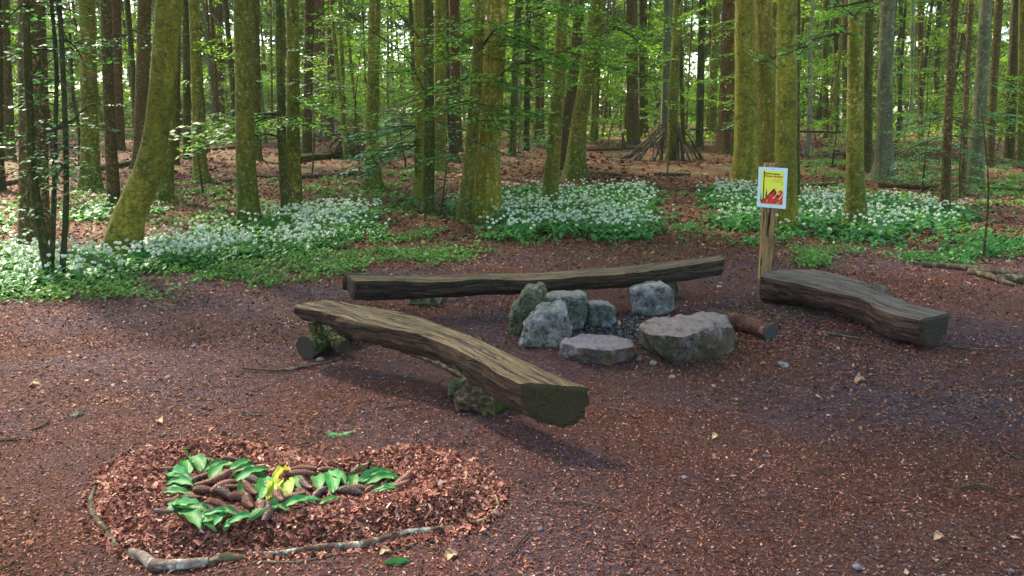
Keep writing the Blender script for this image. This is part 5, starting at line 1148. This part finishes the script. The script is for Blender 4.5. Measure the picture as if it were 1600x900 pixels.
M['pale_far'] = m_bark('bark_painted_sunlit', (.20, .18, .10), (.34, .31, .18), moss_amt=.2, moss_h=.3, bump=.004)  # sunlight on the thin stems put into a pale bark colour
for kind, pts, w, lab, mat, kw in TR:
    tree(kind, pts, w, lab, mat, **kw)
# bounded set of further trunks filling the wood behind, each a tree of its own
placed = [(tuple(at(*t[1][0])[:2])) for t in TR]
marks = [(0, 'at the far left'), (120, 'beyond the curved olive beech'), (300, 'beyond the big straight beech'), (470, 'behind the brush pile'), (620, 'beyond the near black trunk'), (780, 'beyond the slanting trunks'), (950, 'beyond the branch shelter'), (1110, 'beyond the sign'), (1260, 'beyond the lone beech in the garlic'), (1420, 'beyond the slim brown spruce'), (1560, 'at the far right')]
cnt = 0; tries = 0
while cnt < 235 and tries < 6000:
    tries += 1
    Yd = 24 + 66 * random.random() ** .75; px = random.uniform(-60, 1660); x = (px - 800) / F_PX * Yd
    if min(math.hypot(x - a, Yd - b2) for a, b2 in placed) < 1.3 + Yd * .012: continue
    if any(abs(px - t[1][0][0]) < 12 for t in TR) and Yd < 35: continue
    placed.append((x, Yd)); cnt += 1
    spruce = random.random() < (.65 if px > 1250 or px < 380 else .42); z = float(T(x, Yd)); wpx = random.uniform(.11, .32 if Yd > 35 else .24) * F_PX / Yd
    mat = random.choice(['spruce', 'spruce_red', 'spruce_dark', 'spruce'] if spruce else ['beech', 'beech_dark', 'beech', 'grey'])
    py = 450 - F_PX * math.tan(PITCH + math.atan2(z - CAM_H, Yd)); lean = random.gauss(0, 5)
    where = [m for a, m in marks if px >= a or a == 0][-1]
    look = {'spruce': 'brown spruce', 'spruce_red': 'reddish spruce', 'spruce_dark': 'dark spruce', 'beech': 'green beech', 'beech_dark': 'dark beech', 'grey': 'grey beech'}[mat]
    lab = f"thin {look} trunk in the distance {where}"; grp = f"distant {look} trunks {where}"
    B0 = np.array([x, Yd, z])
    root = empty('spruce_tree' if spruce else 'beech_tree', (x, Yd, z), lab, 'tree', grp); H = random.uniform(17, 22); r0 = wpx / F_PX * Yd / 2
    n = 14; t = np.linspace(0, 1, n); lx = lean / F_PX * Yd / 8; bow = random.gauss(0, .25)
    P = np.stack([t * H * lx * .6 + bow * np.sin(t * 3), random.gauss(0, .2) * np.sin(t * 3), t * H - .1], 1); P[0, 2] = -.1
    b = MB(); tube(b, P, r0 * (1.05 - .75 * t), 8, wob=.05, flare=.4, cap=False); link('trunk', b.mesh('trunk', [M[mat]], True), root)
    link('crown', random.choice(CRS if spruce else CRB), root, (P[9][0], 0, random.uniform(8.5, 11.5)), (0, 0, random.random() * 6.28), random.uniform(.9, 1.2))
    if spruce:
        for k in range(5 if Yd < 55 else 3):
            i = random.randrange(2, 7); link('dead_branch', random.choice(BARE + (NDL if random.random() < .35 else [])), root, tuple(P[i] + [0, 0, random.random()]), (0, random.gauss(.1, .15), random.random() * 6.28), random.uniform(.6, 1.4))
    else:
        for k in range(11):
            z2 = random.uniform(1.5, 9); c = np.array([np.interp(z2, P[:, 2], P[:, 0]), 0, z2]); link('branch', random.choice(SPF), root, tuple(c), (random.gauss(0, .15), random.gauss(0, .15), random.random() * 6.28), random.uniform(.6, 1.25))

# young understorey beeches and stems
def sapling(px, py, h_px, label, n, pool, sc, w=3, lean=0, mat='stem', name='beech_sapling', spread=(.25, 1), group=None, angs=None):
    B = at(px, py); Y = B[1]; topp = aty(px + lean, py - h_px, Y); m = (B + topp) / 2 + [random.gauss(0, .03) * (topp[2] - B[2]), 0, 0]; r0 = w * mpp(B) / 2
    root = empty(name, tuple(B), label, 'young tree', group); P = smooth_path([B, m, topp], 14); b = MB(); tube(b, P - B, np.linspace(r0, r0 * .35, 14), 8, wob=.1, cap=False); link('trunk', b.mesh('trunk', [M[mat]], True), root)
    for k in range(n):
        u = spread[0] + (spread[1] - spread[0]) * (k + random.random()) / n; c = np.array([np.interp(u, np.linspace(0, 1, 14), P[:, i]) for i in range(3)]) - B
        a = random.random() * 6.28 if angs is None else R_(random.choice(angs) + random.gauss(0, 25))
        link('branch', random.choice(pool), root, tuple(c), (random.gauss(0, .12), random.gauss(0, .12), a), sc * random.uniform(.7, 1.25))
    return root
def stems(label, st, n, pool, sc):
    B = at(*st[0][0][0]); root = empty('young_hornbeam', tuple(B), label, 'young tree')
    for pts, w in st:
        Y = at(*pts[0])[1]; P = [at(*pts[0])] + [aty(a, c, Y) for a, c in pts[1:]]; d = P[-1] - P[-2]; P.append(P[-1] + d * 1.5); P = smooth_path(P, 30); P[0, 2] -= .03
        r0 = w * mpp(B) / 2; b = MB(); tube(b, P - B, np.linspace(r0, r0 * .6, 30), 10, wob=.2, cap=False); link('stem', b.mesh('stem', [M['beech_dark'] if w > 10 else M['stem']], True), root)
        for k in range(n):
            i = random.randrange(6, 28); link('branch', random.choice(pool), root, tuple(P[i] - B), (random.gauss(0, .15), random.gauss(0, .15), random.random() * 6.28), sc * random.uniform(.6, 1.2))
stems('clump of dark slender stems with small leafy shoots, rising from the left garlic bank', [([(76, 434), (62, 345), (50, 260), (47, 190), (43, 90), (40, 0)], 14), ([(80, 430), (84, 330), (86, 220), (88, 100), (80, 0)], 8), ([(97, 432), (103, 330), (103, 230), (99, 120), (92, 0)], 9)], 22, SPS, 1.0)
stems('black crooked dead stem behind the leafy slender clump', [([(125, 262), (123, 200), (114, 150), (112, 110)], 6)], 0, SPS, 1)
sapling(1300, 262, 110, 'bright leafed young beech spreading between the sign and the lone beech', 16, SPR, .8, 3, 10)
sapling(1395, 262, 95, 'bright leafed young beech in front of the speckled grey trunk', 18, SPR, .9, 3, -10)
sapling(1440, 300, 120, 'bushy young beech left of the slim brown spruce', 18, SPB, .65, 3, 15)
sapling(1500, 318, 130, 'bushy young beech right of the slim brown spruce', 14, SPB, .55, 3, 5)
sapling(1536, 410, 240, 'thin bent sapling almost bare, by the cut logs at the right', 2, SPS, .5, 4, -2, 'spruce', spread=(.7, 1))
sapling(317, 303, 150, 'thin brown sapling in front of the star footed beech', 3, SPS, .8, 4, -3, 'twig', spread=(.5, 1))
sapling(488, 272, 120, 'thin brown sapling crossing the reddish fallen log', 3, SPR, .7, 3, 1, 'twig', spread=(.8, 1))
sapling(562, 268, 200, 'very thin sapling left of the straight mossy beech', 4, SPR, .6, 2.5, 3, 'twig', spread=(.6, 1))
sapling(690, 330, 130, 'leafy young beech at the foot of the near black trunk', 12, SPB, .55, 3, 20)
sapling(635, 262, 90, 'blue green leafy young beech over the brush pile', 18, SPB, .9, 3, -8, spread=(.3, 1))
sapling(610, 262, 70, 'low leafy beech bush right of the straight mossy beech', 12, SPB, .8, 3, -8, spread=(.3, 1))
for k in range(62):
    px = random.uniform(-20, 1620); Yd = random.uniform(18, 50); x = (px - 800) / F_PX * Yd; z = float(T(x, Yd)); 
    if Yd < 22 and not (560 < px < 1100 or px < 130): continue
    where = [m for a, m in marks if px >= a or a == 0][-1]
    root = empty('beech_sapling', (x, Yd, z), f'leafy young beech in the understorey {where}', 'young tree', f'young beeches {where}'); h = random.uniform(3, 7); t = np.linspace(0, 1, 8)
    P = np.stack([t * random.gauss(0, .4), t * 0, t * h], 1); P[:, 0] += .12 * np.sin(t * 7 + k); P[:, 1] += .1 * np.sin(t * 5 + k); b = MB(); tube(b, P, .03 * (1.15 - t), 6, wob=.15, cap=False); link('trunk', b.mesh('trunk', [M['beech']], True), root)
    for q in range(12): i = random.randrange(2, 8); link('branch', random.choice(SPF if Yd > 24 else SPR), root, tuple(P[i]), (random.gauss(0, .15), random.gauss(0, .15), random.random() * 6.28), random.uniform(.6, 1.1))

# long limbs that cross the picture
def limb(label, pts, Ys, r, pool, n, sc, flip=0, tilt=0.0):
    P = np.array([aty(a, c, yy) for (a, c), yy in zip(pts, Ys)]); P = smooth_path(P, 24); o = P[0]
    root = empty('overhanging_branch', tuple(o), label, 'branch'); b = MB(); tube(b, P - o, np.linspace(r, r * .25, 24), 7, wob=.15, cap=False); link('limb', b.mesh('limb', [M['stem']], True), root)
    for k in range(n):
        i = 5 + int(18 * (k + random.random()) / n); d = P[i] - P[i - 1]; a = math.atan2(d[1], d[0]) + random.choice([-1, 1]) * random.uniform(.4, 1.1)
        link('shoot', random.choice(pool), root, tuple(P[i] - o), (random.gauss(0, .1) + tilt * (1 if math.cos(a) < 0 else -1), random.gauss(.05, .1), a), sc * random.uniform(.7, 1.2))
limb('long dark leafy limb sweeping right across the upper centre', [(745, 172), (790, 110), (860, 88), (930, 58), (1010, 18)], [12, 11.6, 11.3, 11.2, 11], .020, SPR, 16, .75)
limb('dark leafy limb rising to the right near the top centre', [(738, 100), (780, 42), (840, 24), (900, -4)], [11.8, 11.3, 11, 10.8], .022, SPR, 12, .8)
limb('thin dark leafy limb reaching down from the upper centre to the left', [(668, 150), (630, 85), (570, 40), (500, -20)], [12.5, 12, 12, 12], .016, SPR, 7, .7)
limb('dark bare limb hooked above the near black trunk', [(664, 70), (640, 40), (615, 10), (600, -20)], [12.6, 12.4, 12.3, 12.2], .018, SPR, 3, .6)
limb('leafy twig hanging in from the top right in front of the olive beech', [(1420, -60), (1340, 20), (1290, 68), (1235, 82), (1200, 92)], [5.2, 5.1, 5, 5, 5], .004, SPN, 6, 1.0, tilt=-.55)
limb('leafy bough hanging over the top of the lone beech in the garlic', [(1400, -20), (1362, 10), (1335, 15), (1305, 22)], [9, 9, 9, 9], .012, SPR, 7, .45)
limb('bare dark limb stretching right from the slender stems on the left', [(80, 205), (110, 190), (140, 165), (155, 160)], [11, 11, 11, 11], .03, SPS, 3, .8)
limb('crooked pale broken twig left of the slender stems', [(62, 188), (40, 196), (22, 225), (8, 236)], [9.4, 9.3, 9.2, 9.2], .012, SPS, 2, .7)
limb('arching leafy limb across the upper left', [(60, 110), (130, 62), (190, 55), (245, 30)], [10.5, 10.5, 10.6, 10.6], .010, SPS, 9, .9)

# ---------------------------------------------------------------- branch shelter and brush
def shelter():
    c = at(1050, 252); root = empty('branch_shelter', tuple(c), 'tepee like shelter of leaning dead branches against the mossy trunk', 'shelter'); Y = c[1]
    L = [((988, 252), (1040, 168)), ((995, 254), (1050, 150)), ((1002, 256), (1030, 205)), ((1008, 254), (1034, 200)), ((1012, 258), (1045, 196)), ((1016, 250), (1040, 190)), ((1022, 255), (1038, 205)), ((1028, 252), (1046, 200)), ((1033, 250), (1046, 200)),
         ((998, 261), (1050, 205)), ((986, 248), (1020, 212)), ((1005, 250), (1026, 196)), ((1018, 253), (1030, 214)), ((1036, 252), (1036, 205)), ((1025, 250), (1018, 208)), ((990, 256), (1045, 215)),
         ((1092, 256), (1056, 182)), ((1098, 254), (1060, 178)), ((1103, 252), (1066, 188)), ((1088, 256), (1058, 190)), ((1080, 254), (1056, 200)), ((1106, 250), (1070, 200)), ((1112, 254), (1068, 195)), ((1074, 252), (1062, 195)), ((1095, 250), (1052, 170)), ((1100, 257), (1062, 205)), ((1070, 250), (1056, 192)), ((1084, 250), (1064, 200)), ((1060, 252), (1058, 188)), ((1062, 212), (1106, 174)), ((1066, 206), (1082, 200)), ((1010, 256), (1034, 176))]
    for (a, b2) in L:
        a = (1050 + (a[0] - 1050) * .88, a[1]); b2 = (1050 + (b2[0] - 1050) * .9, 175 + (b2[1] - 150) * .92 if b2[1] < 185 else b2[1] + 2)
        p0 = at(*a); p0[1] = Y + random.uniform(-.7, .9) * (1 if a[1] > 230 else .3); p0[2] = float(T(p0[0], p0[1])) if a[1] > 230 else aty(*a, Y)[2]
        p1 = aty(b2[0], b2[1], Y + random.uniform(-.15, .3)); m = (p0 + p1) / 2 + np.array([random.gauss(0, .05), random.gauss(0, .05), random.gauss(0, .04)]); r = random.uniform(.018, .05)
        b = MB(); tube(b, smooth_path([p0 - c, m - c, p1 - c], 8), np.linspace(r, r * .5, 8), 7, wob=.3); link('branch', b.mesh('branch', [random.choice([M['dead'], M['twig'], M['dead'], M['spruce_dark']])], True), root)
shelter()
def brush(label, px0, px1, py, hpx, n, mat, Yj=1.2):
    b = MB(); a0, a1 = at(px0, py), at(px1, py); c = (a0 + a1) / 2; Hh = hpx * mpp(c)
    for k in range(n):
        u = random.random(); p = a0 + (a1 - a0) * u + np.array([0, random.uniform(0, Yj), 0]); p[2] = float(T(p[0], p[1])) + random.random() ** 1.4 * Hh * (1 - (2 * u - 1) ** 4)
        L = random.uniform(.3, 1.1); a = random.random() * 6.28; e = random.gauss(.25, .4); d = np.array([math.cos(a) * math.cos(e), math.sin(a) * math.cos(e) * .6, math.sin(e)]) * L
        tube(b, [p - d / 2 - c, p + [0, 0, random.gauss(0, .05)] - c, p + d / 2 - c], [random.uniform(.003, .009), .005, .002], 3, cap=False)
    tag(link('brushwood', b.mesh('brushwood', [M[mat]]), loc=tuple(c)), label, 'brushwood', kind='stuff')
M['purple_twig'] = m_bark('purple_twigs', (.10, .06, .07), (.17, .11, .12), moss_amt=0, moss_h=.01, bump=.002)
brush('purple brown heap of dead twigs behind the fallen logs', 478, 660, 222, 55, 1500, 'purple_twig')
brush('tangle of dead twigs at the right end of the reddish fallen log', 520, 600, 248, 40, 500, 'twig', .8)
brush('dark brushwood at the far left behind the fallen logs', 300, 420, 208, 40, 600, 'purple_twig')
brush('dead twigs scattered around the right hand wood', 1400, 1560, 252, 22, 420, 'twig', 3)
brush('dead twigs strewn left of the branch shelter', 935, 1000, 238, 18, 160, 'twig', 1.5)
for pts, r, lab in [([(520, 246), (530, 225), (545, 208), (560, 204)], 2.0, 'pale arching dead branch rising from the reddish log'), ([(520, 246), (515, 232), (530, 212)], 1.6, 'short pale branch curving up from the reddish log'), ([(522, 245), (560, 238), (590, 236)], 1.6, 'straight pale branch reaching right from the reddish log')]:
    P = [aty(a, b2, at(520, 248)[1] + .1) for a, b2 in pts]; P = smooth_path(P, 14); b = MB(); tube(b, P - P[0], r * mpp(P[0]), 6)
    tag(link('dead_branch', b.mesh('dead_branch', [M['dead']], True), loc=tuple(P[0])), lab, 'branch')
for x, y, h, w, lab in [(975, 233, 26, 7, 'small dark broken stump left of the branch shelter'), (1121, 210, 20, 4, 'pale splintered stump left of the large reddish spruce')]:
    B = at(x, y); t = aty(x - 2, y - h, B[1]); b = MB(); tube(b, smooth_path([np.zeros(3), (t - B) * .6, t - B], 8), np.linspace(w * mpp(B) / 2 * 1.3, w * mpp(B) * .15, 8), 8, wob=.4)
    tag(link('broken_stump', b.mesh('broken_stump', [M['spruce_dark'] if w > 5 else M['pale']], True), loc=tuple(B)), lab, 'stump')

# ---------------------------------------------------------------- haze added to lift the dark depth of the wood
hz = bpy.data.materials.new('added_tinted_haze'); hz.use_nodes = True; ht = hz.node_tree
ht.nodes.remove(ht.nodes['Principled BSDF']); pv = ht.nodes.new('ShaderNodeVolumePrincipled')
pv.inputs['Color'].default_value = (.82, .93, .55, 1); pv.inputs['Density'].default_value = .0004
ht.links.new(pv.outputs[0], ht.nodes['Material Output'].inputs['Volume'])
bm = bmesh.new(); bmesh.ops.create_cube(bm, size=1); me = bpy.data.meshes.new('haze'); bm.to_mesh(me); bm.free(); me.materials.append(hz)
ho_ = link('haze', me, loc=(0, 180, 16.0), sc=(1500, 500, 42)); tag(ho_, kind='stuff', label='faint added haze, tinted green to lighten the depth of the wood', cat='haze')

# ---------------------------------------------------------------- far edge of the wood
def far_wood():
    b = MB(); n = 300000; K = 1500
    cx = rng.uniform(-95, 95, K); cyy = rng.uniform(84, 118, K); cz = rng.random(K) ** 1.1 * 26; cr = rng.uniform(1.5, 3.6, K)
    k = rng.integers(0, K, n); P = np.stack([cx[k], cyy[k], cz[k]], 1) + rng.normal(0, .55, (n, 3)) * cr[k][:, None] * np.array([1, 1, .55]); P[:, 2] += T(P[:, 0], P[:, 1])
    d, s = rand_frames(n, .5); L = rng.uniform(.55, 1.1, n); b.quads(rhomb(P, d, s, L, L * .7), 0, rng.random(n) * .5 + .5 * rng.random(K)[k])
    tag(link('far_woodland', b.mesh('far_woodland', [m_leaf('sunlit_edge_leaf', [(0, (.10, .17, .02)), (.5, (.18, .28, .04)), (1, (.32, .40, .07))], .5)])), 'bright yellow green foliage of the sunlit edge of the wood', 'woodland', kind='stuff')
    b = MB(); n = 52000; x = rng.uniform(-1, 1, n); y = 34 + 50 * rng.random(n) ** .8; x = x * (y * .85 + 3); kk = fbm(x * .22, y * .22, 77) > .44; x, y = x[kk], y[kk]; n = len(x)
    h = .75 * rng.random(n) ** 1.3 * (.4 + 1.3 * np.clip(fbm(x * .2, y * .2, 79) - .3, 0, 1)) * (1 + (y - 34) * .02); d, s = rand_frames(n, .5); L = rng.uniform(.10, .26, n)
    b.quads(rhomb(np.stack([x, y, T(x, y) + h], 1), d, s, L, L * .7), 0)
    tag(link('undergrowth', b.mesh('undergrowth', [M['leaf_far']])), 'low green undergrowth deep in the wood', 'undergrowth', kind='stuff')
far_wood()
for k in range(70):
    Yd = random.uniform(46, 84); px = -60 + 1720 * (k + random.random()) / 70; x = (px - 800) / F_PX * Yd; where = [m for a, m in marks if px >= a or a == 0][-1]
    root = empty('leafy_bush', (x, Yd, float(T(x, Yd))), f'tall leafy bush deep in the wood {where}', 'bush', f'tall bushes deep in the wood {where}')
    link('foliage', random.choice(CRB), root, (0, 0, -.6), (0, 0, random.random() * 6.28), (1, 1, random.uniform(.45, .9)))
